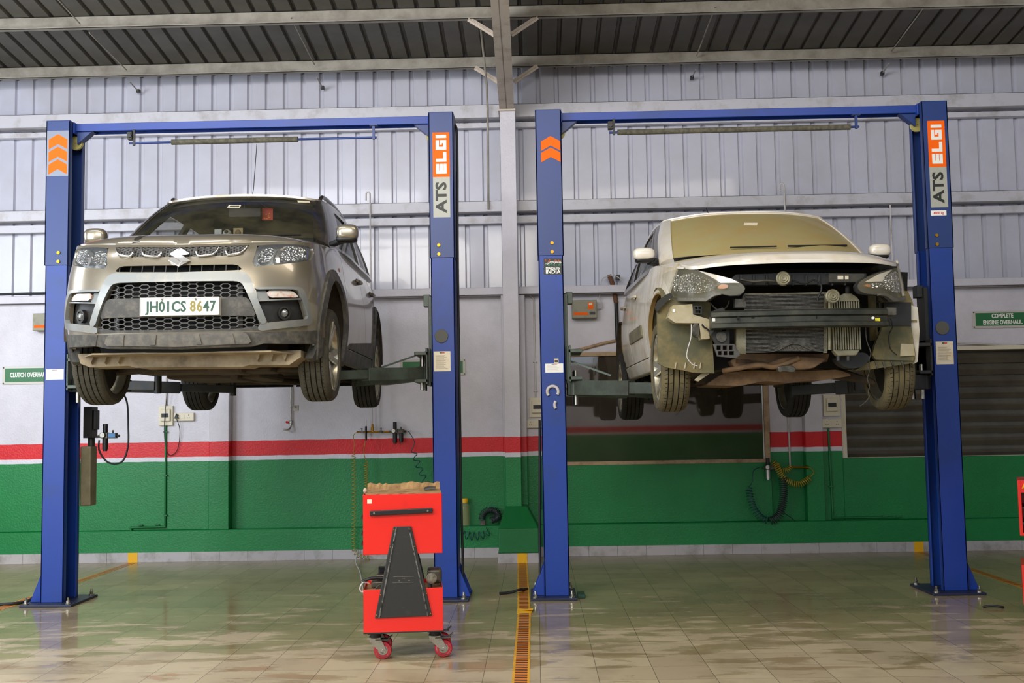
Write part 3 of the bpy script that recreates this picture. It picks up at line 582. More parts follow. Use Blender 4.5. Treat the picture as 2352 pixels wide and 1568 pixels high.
# cardboard and tools on the trolley
m = MB(); random.seed(11); rim = []
for k in range(24):
    t = k/24; x = x0+.012+(x1-x0-.012)*t; rim.append((x+random.uniform(-.006, .006), yb-.01, 1.012+random.uniform(.018, .040)))
vs = []; n = 24; m2 = 6
for i in range(n+1):
    for j in range(m2+1):
        x = x0+.015+(x1-x0-.018)*i/n; y = yf+.008+(yb-yf-.012)*j/m2
        vs.append((x, y, 1.0095+.004*random.random()+(.035+.018*random.random() if j == m2 else .008*(j/m2))))
fs = [(i*(m2+1)+j, (i+1)*(m2+1)+j, (i+1)*(m2+1)+j+1, i*(m2+1)+j+1) for i in range(n) for j in range(m2)]
m.add(vs, fs); tag(m.build('cardboard_sheet', 'card', solid=.003), 'torn brown cardboard sheet lying on top of the red trolley', 'cardboard')
tag(MB().prism([(-.70, 6.86, 1.02), (-.625, 6.86, 1.026), (-.622, 6.93, 1.032), (-.66, 6.95, 1.034), (-.69, 6.93, 1.03)], (0, 0, .006)).build('metal_clip', 'gun', bevel=.001), 'small dark flat metal piece on the cardboard sheet', 'metal piece')
tag(MB().ball((-1.063, 6.85, 1.025), .013, 12, 0, (1, 1, 1.3)).cyl((-1.063, 6.85, 1.008), (-1.063, 6.85, 1.02), .006, 8).build('ball_knob', M('pale_knob', 'b8a48e', .6), smooth=60), 'small pale round knob at the left corner of the trolley top', 'knob')
tag(MB().box((x0+.01, yf+.01, .4075), (x1-.006, yb-.01, .414)).build('cardboard_liner', 'card'), 'brown cardboard liner in the lower tray of the trolley', 'cardboard')
t = empty('impact_tool', (-.66, 6.86, .45), 'grimy grey impact gun with a round snout in the lower tray', 'power tool')
t.location = (-.645, 6.90, .414)
MB().box((-.035, -.03, .02), (.055, .08, .115)).build('housing', 'gun', t, bevel=.02, seg=3)
MB().cyl((-.012, -.03, .062), (-.012, -.07, .062), .034, 20).cyl((-.012, -.07, .062), (-.012, -.085, .062), .026, 20).cyl((-.012, -.085, .062), (-.012, -.10, .062), .014, 6).build('chuck', 'steel', t, smooth=30)
MB().cyl((-.02, -.03, .0), (-.02, -.02, .045), .014, 10).build('handle', 'black', t)
t = empty('pistol_grip_tool', (-1.0, 6.86, .414), 'dirty grey hand tool with a curved lever in the lower tray', 'hand tool')
MB().box((-.03, -.02, .012), (.10, .10, .05)).box((.0, .02, .05), (.12, .10, .085)).build('housing', 'gun', t, bevel=.008)
MB().tube(spline([(-.085, -.05, .055), (-.04, -.045, .072), (.02, -.04, .076), (.08, -.04, .07)], 6), .010, 8).build('lever', 'dark', t, smooth=50)
MB().prism([(-.02, -.06, .0), (.035, -.06, .0), (.06, -.06, .045), (.02, -.06, .04)], (0, .02, 0)).build('jaw', 'gun', t, bevel=.002)
t = MB(); t.box((-.99, 6.99, .43), (-.86, 7.06, .53)); t.box((-.985, 6.985, .44), (-.865, 6.99, .52)); tag(t.build('battery_case', 'black', bevel=.006), 'black open plastic case behind the lever tool in the lower tray', 'case')
tag(MB().tube(spline([(-1.045, 6.78, .42), (-1.085, 6.77, .415), (-1.095, 6.77, .44), (-1.075, 6.78, .47), (-1.04, 6.8, .46)], 6), .004, 6).build('wire_loop', 'pvc', smooth=50), 'thin pale wire loop at the left edge of the lower tray', 'wire')
RM = MX.Translation((-.848, 6.9, 0)) @ MX.Rotation(.115, 4, 'Z') @ MX.Translation((.83, -6.9, 0))      # the trolley stands slightly turned
T.location = (-.848, 6.9, 0); T.rotation_euler.z = .115
for o in [x for x in COL.objects if x.parent is None and x.name.split('.')[0] in ('cardboard_sheet', 'metal_clip', 'ball_knob', 'cardboard_liner', 'impact_tool', 'pistol_grip_tool', 'battery_case', 'wire_loop')]:
    r = RM @ o.matrix_basis if o.type == 'MESH' else RM @ MX.Translation(o.location); o.matrix_basis = r
# second red trolley at the right edge
T2 = empty('tool_trolley', (3.46, 8.05, 0), 'red tool trolley with shelves cut off by the right edge of the photo', 'tool trolley', world=True)
def shelfbox(z0, z1, nm, xa=3.46, xb=3.95, ya=8.05, yb_=8.5):
    m = MB(); m.box((xa+.001, ya+.001, z0), (xb-.001, yb_-.001, z0+.02)); m.box((xa+.001, ya+.001, z1-.09), (xb-.001, yb_-.001, z1-.001)); m.box((xa, ya, z0), (xa+.022, yb_, z1)); m.box((xb-.02, ya, z0), (xb, yb_, z1)); m.box((xa, yb_-.01, z0), (xb, yb_, z1)); m.build(nm, 'red', T2, bevel=.003)
shelfbox(.555, .955, 'upper_cabinet'); shelfbox(.06, .345, 'lower_cabinet')
for z in (.86, .75, .64, .24): MB().box((3.483, 8.055, z), (3.929, 8.48, z+.012)).build('drawer', 'black', T2)
MB().text('A', FRONT(3.510, 8.049, .915), .06, 0, .001, .002).build('decal', 'yellow', T2)
MB().box((3.6, 8.3, .34), (3.64, 8.4, .56)).build('upright', 'dark', T2)
for a in (3.5, 3.9):
    for b in (8.1, 8.45): MB().lathe([(.006, -.012), (.03, -.012), (.03, .012), (.006, .012)], (a, b, .03), 'y', 20).build('caster', 'black', T2, smooth=35)
tag(hose([(3.30, 8.30, .008), (3.36, 8.28, .02), (3.43, 8.26, .012), (3.44, 8.3, .008)], .008, 'cable'), 'crumpled dark strip on the floor by the right trolley', 'strip'); 
T2.rotation_euler.z = -.40; T2.location.x = 3.492
# ============================================================ wall fittings
def on(y): return y
def breaker(x0, x1, z0, z1, y, label):
    e = empty('breaker_box', ((x0+x1)/2, y, z0), label, 'switch box'); w_, h_ = (x1-x0)/2, z1-z0
    MB().box((-w_, -.03, 0), (w_, 0, h_)).build('housing', 'cream', e, bevel=.004)
    MB().box((-w_*.7, -.055, h_*.22), (w_*.7, -.028, h_*.84)).build('cover', 'cream', e, bevel=.008)
    MB().box((-w_*.5, -.057, h_*.42), (w_*.5, -.0545, h_*.62)).build('switch_window', 'dark', e)
    return e
def socket(x0, x1, z0, z1, y, label, n=2, plug=False):
    e = empty('socket_board', ((x0+x1)/2, y, z0), label, 'power socket'); w_, h_ = (x1-x0)/2, z1-z0
    MB().box((-w_, -.035, 0), (w_, 0, h_)).build('back_box', 'cream', e, bevel=.006)
    for k in range(n):
        cx = -w_+2*w_*((k+.5)/n if n > 1 else .3); o = MB()
        for a, b, r in ((0, .018, .005), (-.011, -.012, .004), (.011, -.012, .004)): o.cyl((cx+a, -.0353, h_/2+b), (cx+a, -.0362, h_/2+b), r, 8)
        o.build('socket', 'ink', e)
    MB().box((-.012, -.038, h_*.25), (.012, -.035, h_*.75)).build('switch', 'cream', e, bevel=.002)
    if plug:
        p = MB(); p.prism([(-w_+.015, -.035, h_*.3), (-w_+.06, -.035, h_*.3), (-w_+.037, -.035, h_*.95)], (0, -.03, 0)); p.build('plug', 'black', e, bevel=.003)
    return e
yA = YW+.045
breaker(-4.105, -3.95, 1.462, 1.676, yA, 'cream switch box on the wall left of the socket with a plug')
socket(-3.94, -3.718, 1.510, 1.598, yA, 'cream socket board with a black plug on the left wall', 2, True)
hose([(-3.90, yA-.05, 1.53), (-3.87, yA-.03, 1.40), (-3.90, yA-.02, 1.20), (-3.98, yA-.02, 1.14), (-4.03, yA-.02, 1.22), (-4.03, yA-.06, 1.5), (-3.98, yA-.1, 1.9)], .004, 'cable', 'power_cord', None, 'thin black cord looping from the plug up past the left switch box', 'cord')
breaker(-.070, .10, 1.485, 1.70, YR, 'cream switch box on the wall left of the third lift post')
socket(-.112, .09, 1.370, 1.464, YR, 'cream socket board below the switch box beside the third post', 2)
breaker(3.095, 3.270, 1.446, 1.677, YW+.06, 'cream switch box on the pier between the two windows')
socket(3.070, 3.285, 1.322, 1.416, YW+.06, 'cream socket board on the pier left of the shuttered window', 2)
def pipe(pts, r, label, mat='pvc', name='conduit', clips=()):
    e = MB(); 
    for a, b in zip(pts, pts[1:]): e.cyl(a, b, r, 10)
    for p in pts[1:-1]: e.ball(p, r*1.25, 10)
    for p in clips: e.box((p[0]-r*2.2, p[1]-r*1.3, p[2]-.012), (p[0]+r*2.2, p[1]+.012, p[2]+.0))
    return tag(e.build(name, mat, smooth=50), label, 'pipe')
pipe([(-4.03, yA-.015, 1.46), (-4.03, yA-.015, .365)], .011, 'thin conduit below the left switch box crossing the red band', 'green', clips=[(-4.03, yA-.015, .93), (-4.03, yA-.015, .5), (-4.03, yA-.015, 1.4)])
pipe([(-4.03, yA-.02, .372), (-4.40, yA-.02, .368), (-4.40, yA-.02, .33)], .012, 'dark green elbow pipe with valves just above the left ledge', 'green', 'valve_pipe', [(-4.3, yA-.02, .40), (-4.12, yA-.02, .40)])
pipe([(-4.03, yA-.015, 1.676), (-4.03, yA-.015, 2.8)], .010, 'pale conduit rising from the left switch box behind the grey car', clips=[(-4.03, yA-.015, 2.2)])
pipe([(-.0, YR-.012, 1.70), (.0, YR-.012, 2.78), (-.05, YR-.012, 2.83)], .010, 'pale conduit rising from the switch box beside the third post', clips=[(0, YR-.012, 2.1), (0, YR-.012, 1.78)])
pipe([(.04, YR-.012, 1.37), (.04, YR-.012, .5)], .010, 'conduit below the socket board, painted in the wall bands', 'green')
pipe([(3.14, YW+.045, 1.32), (3.155, YW+.045, .36), (3.87, YW+.045, .36)], .012, 'dark green pipe running down the pier and along under the shuttered window', 'green', 'valve_pipe', [(3.15, YW+.045, .7), (3.7, YW+.045, .375), (3.85, YW+.045, .375)])
pipe([(2.735, YR-.012, 1.9), (2.735, YR-.012, .92)], .010, 'white vertical pipe between the windows ending above the yellow hose')
for xx in (-1.775, 2.745):
    z1 = 3.98; pts = [(xx, YW-.02, 3.0)]+[(xx, YW-.02, z1-.04)]+[(xx-.022+.022*cos(a*pi/6), YW-.02, z1-.03+.03*sin(a*pi/6)) for a in range(0, 7)]+[(xx-.044, YW-.02, z1-.09)]
    e = MB().tube([(xx, YW-.02, 1.62 if xx < 0 else 1.9)]+pts, .0095, 8); tag(e.build('gooseneck_pipe', 'pvc', smooth=60), 'thin white pipe with a hooked top %s' % ('behind the grey car and lift arm' if xx < 0 else 'above the roof of the white car'), 'pipe')
pipe([(3.885, YW-.01, 3.72), (3.885, YW-.01, 2.9)], .009, 'thin white vertical conduit right of the white car roof')
pipe([(-2.68, YR-.02, 2.2), (-2.68, YR-.02, 1.50)], .008, 'thin steel pipe on the left wall between the wheels of the grey car', 'steel')
e = empty('air_tap', (-2.68, YR-.02, 1.5), 'steel tap with red handle at the end of the thin wall pipe', 'tap')
MB().tube(spline([(0, 0, 0), (.003, -.005, -.05), (-.005, -.02, -.09), (-.035, -.03, -.105), (-.075, -.03, -.10)], 6), .010, 8).build('spout', 'steel', e, smooth=60)
MB().cyl((-.05, -.02, -.02), (-.02, -.02, -.025), .012, 10).build('handle', 'redink', e); MB().box((-.02, -.012, -.035), (.012, .012, -.005)).build('valve_body', 'steel', e, bevel=.003)
tag(MB().box((-2.66, YR-.004, 1.60), (-2.60, YR, 1.66)).box((-2.665, YR-.02, 1.635), (-2.635, YR-.004, 1.65)).build('pipe_bracket', 'steel'), 'small stained bracket beside the thin steel wall pipe', 'bracket')
# compressed air manifold behind the trolley
mz = 1.357; ym = YR-.06
e = empty('air_manifold', (-1.78, ym, mz), 'brass air manifold on the wall above the yellow coil hoses', 'air manifold')
MB().cyl((-.17, 0, 0), (.27, 0, 0), .011, 10).cyl((0, 0, 0), (0, 0, .085), .011, 10).cyl((0, 0, .02), (0, 0, .05), .016, 6).build('pipe', 'brass', e, smooth=40)
for a in (-.115, .095): MB().box((a-.022, -.013, -.012), (a+.022, .013, .012)).cyl((a, 0, .012), (a, 0, .035), .006, 8).box((a-.012, -.006, .035), (a+.008, .006, .043)).build('valve', 'gun', e, bevel=.002)
MB().cyl((0, 0, .085), (0, 0, .62), .006, 8).build('feed_pipe', 'pvc', e)
regulator(-1.535, ym, mz, 'black twin-bowl air regulator at the right end of the brass manifold', blue=False, two=True)
e = empty('air_blow_gun', (-1.845, ym-.03, 1.36), 'slim black air gun hanging on the manifold', 'air gun')
MB().cyl((0, 0, -.09), (0, 0, .06), .011, 10).build('body', 'black', e, smooth=40); MB().cyl((0, 0, .06), (0, 0, .13), .004, 8).build('nozzle', 'steel', e); MB().bar((-.004, -.014, -.02), (-.004, -.02, .05), .008, .004).build('trigger', 'dark', e)
pth = lambda L, y: [at(a, b, y) for a, b in L]
yh = YW-.055
o = coil(pth([(812, 1040), (813, 1110), (813, 1180), (812, 1250), (816, 1268), (828, 1277), (850, 1280)], yh), .022, .040, .0038, 'c', None, lead=pth([(820, 992), (812, 1000), (814, 1020)], yh)).build('coil_hose', 'hoseY', smooth=60); tag(o, 'long yellow coiled air hose hanging to the floor left of the trolley', 'hose', None)
o = coil(pth([(841, 1060), (841, 1090), (842, 1150)], yh), .020, .026, .0038, 'c', None, lead=pth([(839, 1013), (836, 1040)], yh)).build('coil_hose', 'hoseY', smooth=60); tag(o, 'short yellow coiled hose hanging from the air gun behind the trolley', 'hose')
o = coil(pth([(950, 1040), (962, 1070), (975, 1100), (990, 1122)], yh), .032, .085, .005, 'c', None, lead=[V((-1.40, YR-.06, 1.357))]+pth([(940, 993), (952, 1015), (945, 1035)], yh)).build('coil_hose', 'hoseB', smooth=60); tag(o, 'dark blue stretched coil hose from the regulator to behind the second post', 'hose')
tag(hose(pth([(818, 1275), (823, 1300), (834, 1330)], 8.6) if False else [(-1.92, yh-.02, .10), (-1.88, 11.3, .03), (-1.72, 10.6, .008), (-1.5, 9.4, .008)], .005, 'pvc'), 'thin grey hose on the floor behind the red trolley', 'hose')
# stabiliser boxes and signs
def stabil(x0, x1, z0, z1, y, label):
    e = empty('voltage_stabiliser', ((x0+x1)/2, y, z0), label, 'stabiliser'); w_, h_ = (x1-x0)/2, z1-z0
    MB().box((-w_, -.12, 0), (w_, 0, h_)).build('housing', M('stabiliser_grey', '8d8973', .45, nz=(7, .5, .8, '6d684f')) if 'stabiliser_grey' not in bpy.data.materials else bpy.data.materials['stabiliser_grey'], e, bevel=.006)
    f = MB(); f.box((-w_*.88, -.1215, h_*.16), (w_*.2, -.12, h_*.32), 0); f.prism([(w_*.2, -.12, h_*.32), (w_*.35, -.12, h_*.16), (w_*.2, -.12, h_*.16)], (0, -.0015, 0), 0); f.box((w_*.4, -.1215, h_*.18), (w_*.85, -.12, h_*.34), 1)
    f.box((w_*.28, -.1215, h_*.48), (w_*.72, -.12, h_*.86), 0); f.box((w_*.36, -.122, h_*.72), (w_*.62, -.1215, h_*.82), 2); f.build('front_label', ['orange', 'black', 'paper'], e)
    return e
stabil(.413, .684, 2.552, 2.748, YR, 'grey and orange voltage stabiliser box on the wall right of the third post')
stabil(-5.467, -5.16, 2.515, 2.705, yA, 'brown grey stabiliser box partly hidden by the far left post')
def sign(x0, x1, z0, z1, y, lines, label, size):
    e = empty('wall_sign', ((x0+x1)/2, y, z0), label, 'sign'); w_, h_ = (x1-x0)/2, z1-z0
    MB().box((-w_-.03, -.012, -.025), (w_+.03, -.008, h_+.02)).build('backing_plate', M('acrylic', 'c4c0b4', .25) if 'acrylic' not in bpy.data.materials else bpy.data.materials['acrylic'], e, bevel=.002)
    m = MB(); m.box((-w_, -.0135, 0), (w_, -.012, h_)); 
    for i, t in enumerate(lines): m.text(t.strip(), FRONT(w_*.86 if t.startswith(' ') else 0, -.0138, h_*(1-(i+.5)/len(lines))), size, 1, .0005, .0026, .64 if len(lines) == 1 else .74)
    m.build('sign_face', ['signgreen', 'white'], e)
    for a in (-1, 1):
        for b in (-.012, h_+.008): MB().cyl((a*(w_+.018), -.008, b), (a*(w_+.018), -.022, b), .007, 8).build('stud', 'gun', e)
sign(4.795, 5.375, 2.395, 2.535, YR, ['COMPLETE', 'ENGINE OVERHAUL'], 'green wall sign reading COMPLETE ENGINE OVERHAUL at the right edge', .064)
sign(-5.81, -5.28, 1.965, 2.115, yA, ['CLUTCH OVERHAUL'], 'green wall sign reading CLUTCH OVERHAUL left of the far left post', .070)
sign(-1.45, -.790, 1.985, 2.115, YR, ['               S'], 'green wall sign mostly hidden behind the second lift post', .088)
# pipework and cables along the wall
def sag(pts, r, mat, label, cat, name): return hose(pts, r, mat, name, None, label, cat)
sag([(-6.0, YW-.02, 2.925), (-5.6, YW-.02, 2.93), (-5.3, YW-.02, 2.93), (-4.9, YW-.02, 2.95), (-4.2, YW-.03, 2.94)], .014, 'cable', 'dusty bundle of cables on the wall band at the far left', 'cable', 'cable_bundle')
sag([(.2, YR-.02, 2.22), (.45, YR-.02, 2.21), (.85, YR-.02, 2.30), (1.4, YR-.02, 2.36)], .016, 'wood', 'sagging stained pipe above the left window', 'pipe', 'sagging_pipe')
sag([(4.2, YR-.02, 2.24), (4.75, YR-.02, 2.205), (5.4, YR-.02, 2.165)], .010, 'pvc', 'thin pipe above the shuttered window', 'pipe', 'sagging_pipe')
m = MB(); m.tube([(.83, YR-.03, 3.03), (.875, YR-.03, 2.9), (.90, YR-.03, 2.72)], .026, 10, 0); m.tube([(.90, YR-.03, 2.72), (.905, YR-.03, 2.3)], .022, 10, 1); tag(m.build('cable_conduit', [M('rust_brown', '6b4a33', .8), 'black'], smooth=50), 'rusty brown cable stub rising behind the white car', 'conduit')
sag([(.86, YR-.05, 3.02), (.75, YR-.05, 2.98), (.72, YR-.05, 2.8), (.74, YR-.05, 2.68), (.68, YR-.05, 2.66)], .006, 'pvc', 'pale wire looping from the stabiliser up to the rusty stub', 'wire', 'wire')
sag([(.88, YR-.05, 3.03), (.98, YR-.05, 2.95), (.99, YR-.05, 2.85)], .006, 'pvc', 'pale wire arching right from the rusty stub', 'wire', 'wire')
tag(MB().box((.905, 11.86, 2.98), (.95, 11.95, 3.03)).build('hook_block', 'black'), 'small black block beside the rusty stub', 'bracket')
# sag rods under the roof
for i, (a, b, c, d) in enumerate([((15, 0), 9.8, (287, 170), 11.0), ((287, 170), 11.0, (316, 210), 11.7), ((700, 40), 9.9, (725, 150), 11.0), ((725, 175), 11.0, (740, 200), 11.7)]): pass
rods = [((80, -60), 9.5, (184, 55), 10.45), ((205, 75), 10.55, (290, 160), 11.58), ((298, 188), 11.67, (316, 208), 11.88), ((668, 40), 10.5, (722, 148), 11.58), ((728, 178), 11.67, (740, 200), 11.88),
        ((1643, 15), 10.5, (1600, 128), 11.58), ((1598, 160), 11.67, (1590, 177), 11.88), ((2120, 20), 10.5, (2048, 117), 11.58), ((2042, 145), 11.67, (2028, 167), 11.88)]
for i, (a, ya, b, yb_) in enumerate(rods):
    o = MB().cyl(at(*a, ya), at(*b, yb_), .007, 6).build('trim_%d' % (20+i), 'purlin'); struct(o)
    if yb_ > 11.8:
        q = at(*b, yb_); struct(MB().box((q.x-.018, q.y, q.z-.018), (q.x+.018, q.y+.05, q.z+.018)).build('trim_%d' % (40+i), 'black'))
o = MB().tube([at(1095, -20, 10.6), at(1108, 100, 11.2), at(1118, 195, 11.6), at(1120, 245, 11.7), at(1122, 480, 11.74)], .012, 8).build('trim_50', 'purlin', smooth=60); struct(o)
# plastic jar and hoses on the ledge
e = empty('plastic_jar', (-.785, YR-.07, .335), 'clear plastic jar with yellow lid on the ledge right of the second post', 'jar')
MB().lathe([(.001, 0), (.050, 0), (.052, .01), (.050, .05), (.052, .10), (.050, .15), (.052, .20), (.045, .225), (.032, .245), (.032, .25)], (0, 0, 0), 'z', 28).build('body', M('jar_plastic', 'a8a878', .12, alpha=.45), e, smooth=50)
MB().lathe([(.034, .245), (.037, .248), (.037, .285), (.033, .29), (.001, .29)], (0, 0, 0), 'z', 24).build('lid', 'yellow', e, smooth=40)
o = coil([(-.60, YR-.09, .40), (-.585, YR-.09, .46), (-.53, YR-.09, .50), (-.46, YR-.09, .49), (-.42, YR-.1, .45), (-.44, YR-.1, .41), (-.50, YR-.12, .39)], .034, .013, .005, 'c').build('coil_hose', 'hoseK', smooth=60); tag(o, 'thick dark coiled hose heaped on the ledge beside the column pedestal', 'hose')
o = coil([(-.80, YW-.06, .25), (-.68, YW-.06, .235), (-.58, YW-.06, .25), (-.52, YW-.06, .29)], .042, .055, .005, 'c').build('coil_hose', 'hoseB', smooth=60); tag(o, 'stretched dark blue coil hose hanging below the ledge', 'hose')
tag(MB().box((-.62, YR-.11, .336), (-.56, YR-.06, .39)).build('hose_coupler', 'gun', bevel=.006), 'small dark metal coupler block on the ledge by the coiled hose', 'coupler')
# air station with hoses between the windows
regulator(2.475, YW+.02, .905, 'grey air regulator with gauge below the right corner of the window', blue=False, clear=True)
yq = YW-.03
o = coil(pth([(1783, 1065), (1790, 1083), (1800, 1098), (1815, 1108), (1835, 1112), (1850, 1105), (1862, 1097)], yq), .030, .022, .0055, 'c', None, tail=pth([(1869, 1085), (1862, 1075), (1850, 1072)], yq)).build('coil_hose', 'hoseY', smooth=60); tag(o, 'yellow coiled hose drooping below the white pipe between the windows', 'hose')
o = coil(pth([(1775, 1060), (1783, 1072), (1795, 1080), (1808, 1080), (1818, 1070)], yq+.04), .026, .020, .005, 'c').build('coil_hose', 'hoseY', smooth=60); tag(o, 'upper tight yellow hose coil next to the round gauge', 'hose')
o = coil(pth([(1720, 1120), (1724, 1145), (1733, 1170), (1748, 1188), (1765, 1196)], yq), .034, .030, .005, 'c', None, lead=pth([(1745, 1072), (1730, 1082), (1728, 1105)], yq)).build('coil_hose', 'hoseB', smooth=60); tag(o, 'dark teal coiled hose hanging down left below the gauge', 'hose')
o = coil(pth([(1768, 1196), (1785, 1188), (1796, 1165), (1800, 1130), (1798, 1095)], yq), .042, .022, .0055, 'c').build('coil_hose', 'hoseK', smooth=60); tag(o, 'black coiled hose hanging right of the teal hose between the windows', 'hose')
tag(hose([at(1808, 1135, yq-.06), at(1800, 1150, yq-.06), at(1790, 1168, yq-.06), at(1812, 1185, yq-.03), at(1826, 1196, yq)], .004, 'cable'), 'thin black air lance hanging below the black hose', 'air lance')
tag(MB().cyl((2.71, YW+.0, .91), (2.90, YW+.0, .905), .011, 10).cyl((2.87, YW, .905), (2.90, YW, .905), .018, 10).build('brass_pipe', 'brass', smooth=40), 'horizontal brass pipe joining the white pipe between the windows', 'pipe')
# ============================================================ car building kit
import bisect
def inpoly(x, y, P):
    c = False; j = len(P)-1
    for i in range(len(P)):
        a, b = P[i], P[j]
        if (a[1] > y) != (b[1] > y) and x < (b[0]-a[0])*(y-a[1])/(b[1]-a[1])+a[0]: c = not c
        j = i
    return c
def interp(tab, x):
    if x <= tab[0][0]: return tab[0][1]
    for (a, b), (c, d) in zip(tab, tab[1:]):
        if x <= c: t = (x-a)/(c-a); return b+(d-b)*t
    return tab[-1][1]
def smooth_tab(tab, n=8):
    return [(p.x, p.y) for p in spline([V((a, b, 0)) for a, b in tab], n)]
class Shell:
    """skirt of a car body: u = arc length round the plan outline (0 at nose centre, + to image right), z = height"""
    def __init__(s, plan, fi, si):
        P = [V((-plan[1][0], plan[1][1], 0))]+[V((a, b, 0)) for a, b in plan]; q = spline(P, 14)[14:]
        s.p = q; s.L = [0]
        for i in range(1, len(q)): s.L.append(s.L[-1]+(q[i]-q[i-1]).length)
        s.fi = smooth_tab(fi); s.si = smooth_tab(si)
    def base(s, a):
        a = min(max(a, 0), s.L[-1]-1e-6); i = max(0, min(bisect.bisect(s.L, a)-1, len(s.p)-2)); t = (a-s.L[i])/(s.L[i+1]-s.L[i]); c = s.p[i].lerp(s.p[i+1], t)
        def nn(k): k = max(0, min(k, len(s.p)-2)); d = s.p[k+1]-s.p[k]; return V((d.y, -d.x, 0)).normalized()
        n = nn(i-1).lerp(nn(i), .5).lerp(nn(i).lerp(nn(i+1), .5), t).normalized(); return c, n
    def P(s, u, z, off=0):
        c, n = s.base(abs(u)); ins = interp(s.fi, z)*n.y*n.y+interp(s.si, z)*n.x*n.x
        q = c-n*(ins-off); return V((q.x if u >= 0 else -q.x, q.y, z))
    def s_of_y(s, y):
        for i in range(len(s.p)-1):
            if s.p[i+1].y >= y: t = (y-s.p[i].y)/max(s.p[i+1].y-s.p[i].y, 1e-6); return s.L[i]+(s.L[i+1]-s.L[i])*t
        return s.L[-1]
    def guess(s, l, d):
        t = -l.y/d.y; p = l+d*t; return (p.x, p.z)
class Hood:
    def __init__(s, shell, zt, zc, p=3.5):
        s.zc = smooth_tab(zc); s.pw = p; s.edge = []
        for k in range(0, 260):
            u = k*.01; q = shell.P(u, interp(zt, u)); s.edge.append(q)
            if q.y > 1.6: break
        s.ys = [(q.y, q.x, q.z) for q in s.edge]
        s.ym = s.ys[0][0]
    def ez(s, y):
        prev = s.ys[0]
        if y <= prev[0]: return .02, prev[2]
        for q in s.ys[1:]:
            if q[0] >= y: t = (y-prev[0])/max(q[0]-prev[0], 1e-6); return prev[1]+(q[1]-prev[1])*t, prev[2]+(q[2]-prev[2])*t
            if q[0] > prev[0]: prev = q
        return s.ys[-1][1], s.ys[-1][2]
    def P(s, x, y, off=0):
        xs, zs = s.ez(y); r = min(abs(x)/max(xs, .02), 1); zc = interp(s.zc, y); return V((x, y, zs+(max(zc, zs)-zs)*(1-r**s.pw)*min(1, max(0, y-s.ym)/.035)+off))
    def guess(s, l, d): t = (.55-l.y)/d.y; p = l+d*t; return (p.x, .5)
class Ring:
    """greenhouse between a lower and an upper ring; param (w*KW, t*KT)"""
    KW, KT = .4, .5
    def __init__(s, bot, top, bulge=.015):
        f = lambda L: [V((-L[1][0], L[1][1], L[1][2]))]+[V(p) for p in L]
        s.b = spline(f(bot), 16)[16:]; s.t = spline(f(top), 16)[16:]; s.bulge = bulge
    def P(s, a, c, off=0):
        w = abs(a)/s.KW*16; t = c/s.KT; w = min(w, len(s.b)-1.001); i = int(w); f = w-i; B = s.b[i].lerp(s.b[i+1], f); T = s.t[i].lerp(s.t[i+1], f)
        tg = (s.b[min(i+1, len(s.b)-1)]-s.b[max(i-1, 0)]); n = tg.cross(T-B); n.normalize()
        if n.z < 0 and abs(n.z) > .2: n = -n
        if (abs(n.z) <= .2) and n.x < 0: n = -n
        q = B.lerp(T, t)+n*(s.bulge*4*t*(1-t)+off); return V((q.x if a >= 0 else -q.x, q.y, q.z))
    def guess(s, l, d): return (.3 if d.x > 0 else -.3, .25)
class Flat:
    """vertical plane y=Y in car space"""
    def __init__(s, Y): s.Y = Y
    def P(s, x, z, off=0): return V((x, s.Y-off, z))
    def guess(s, l, d): t = (s.Y-l.y)/d.y; p = l+d*t; return (p.x, p.z)
class Side:
    def __init__(s, X): s.X = X
    def P(s, y, z, off=0): return V((s.X+(off if s.X > 0 else -off), y, z))
class Car:
    def __init__(s, root, loc, rz):
        s.root = root; s.M = MX.Translation(loc) @ MX.Rotation(rz, 4, 'Z'); s.Mi = s.M.inverted()
    def tr(s, surf, pts, g=None):
        """photo points -> surface parameters"""
        out = []; l = s.Mi @ CAMP
        for (px, py) in pts:
            d = s.Mi.to_3x3() @ ray(px, py); a, b = g or surf.guess(l, d)
            for _ in range(40):
                x0, y0 = proj(s.M @ surf.P(a, b)); ex, ey = px-x0, py-y0
                if abs(ex)+abs(ey) < .05: break
                h = 1e-3; xa, ya = proj(s.M @ surf.P(a+h, b)); xb, yb = proj(s.M @ surf.P(a, b+h))
                A, B_, C_, D = (xa-x0)/h, (xb-x0)/h, (ya-y0)/h, (yb-y0)/h; det = A*D-B_*C_
                if abs(det) < 1e-3: break
                da = (ex*D-ey*B_)/det; db = (A*ey-C_*ex)/det; m = max(abs(da), abs(db)); k = min(1, .15/m) if m > 0 else 1
                a += da*k; b += db*k
            out.append((a, b))
        return out
def sym(pts): return list(pts)+[(-a, b) for a, b in reversed(pts) if abs(a) > 1e-4]
def mirror(pts): return [(-a, b) for a, b in reversed(pts)]
def chaikin(P, n):
    for _ in range(n):
        Q = []
        for i in range(len(P)):
            a, b = P[i], P[(i+1) % len(P)]; L = math.hypot(a[0]-b[0], a[1]-b[1]); k = min(.25, .02/max(L, 1e-6))
            Q += [(a[0]+(b[0]-a[0])*k, a[1]+(b[1]-a[1])*k), (b[0]+(a[0]-b[0])*k, b[1]+(a[1]-b[1])*k)]
        P = Q
    return P
def dens(P, res):
    Q = []
    for i in range(len(P)):
        a, b = P[i], P[(i+1) % len(P)]; n = max(1, int(math.ceil(math.hypot(a[0]-b[0], a[1]-b[1])/res)))
        Q += [(a[0]+(b[0]-a[0])*k/n, a[1]+(b[1]-a[1])*k/n) for k in range(n)]
    return Q
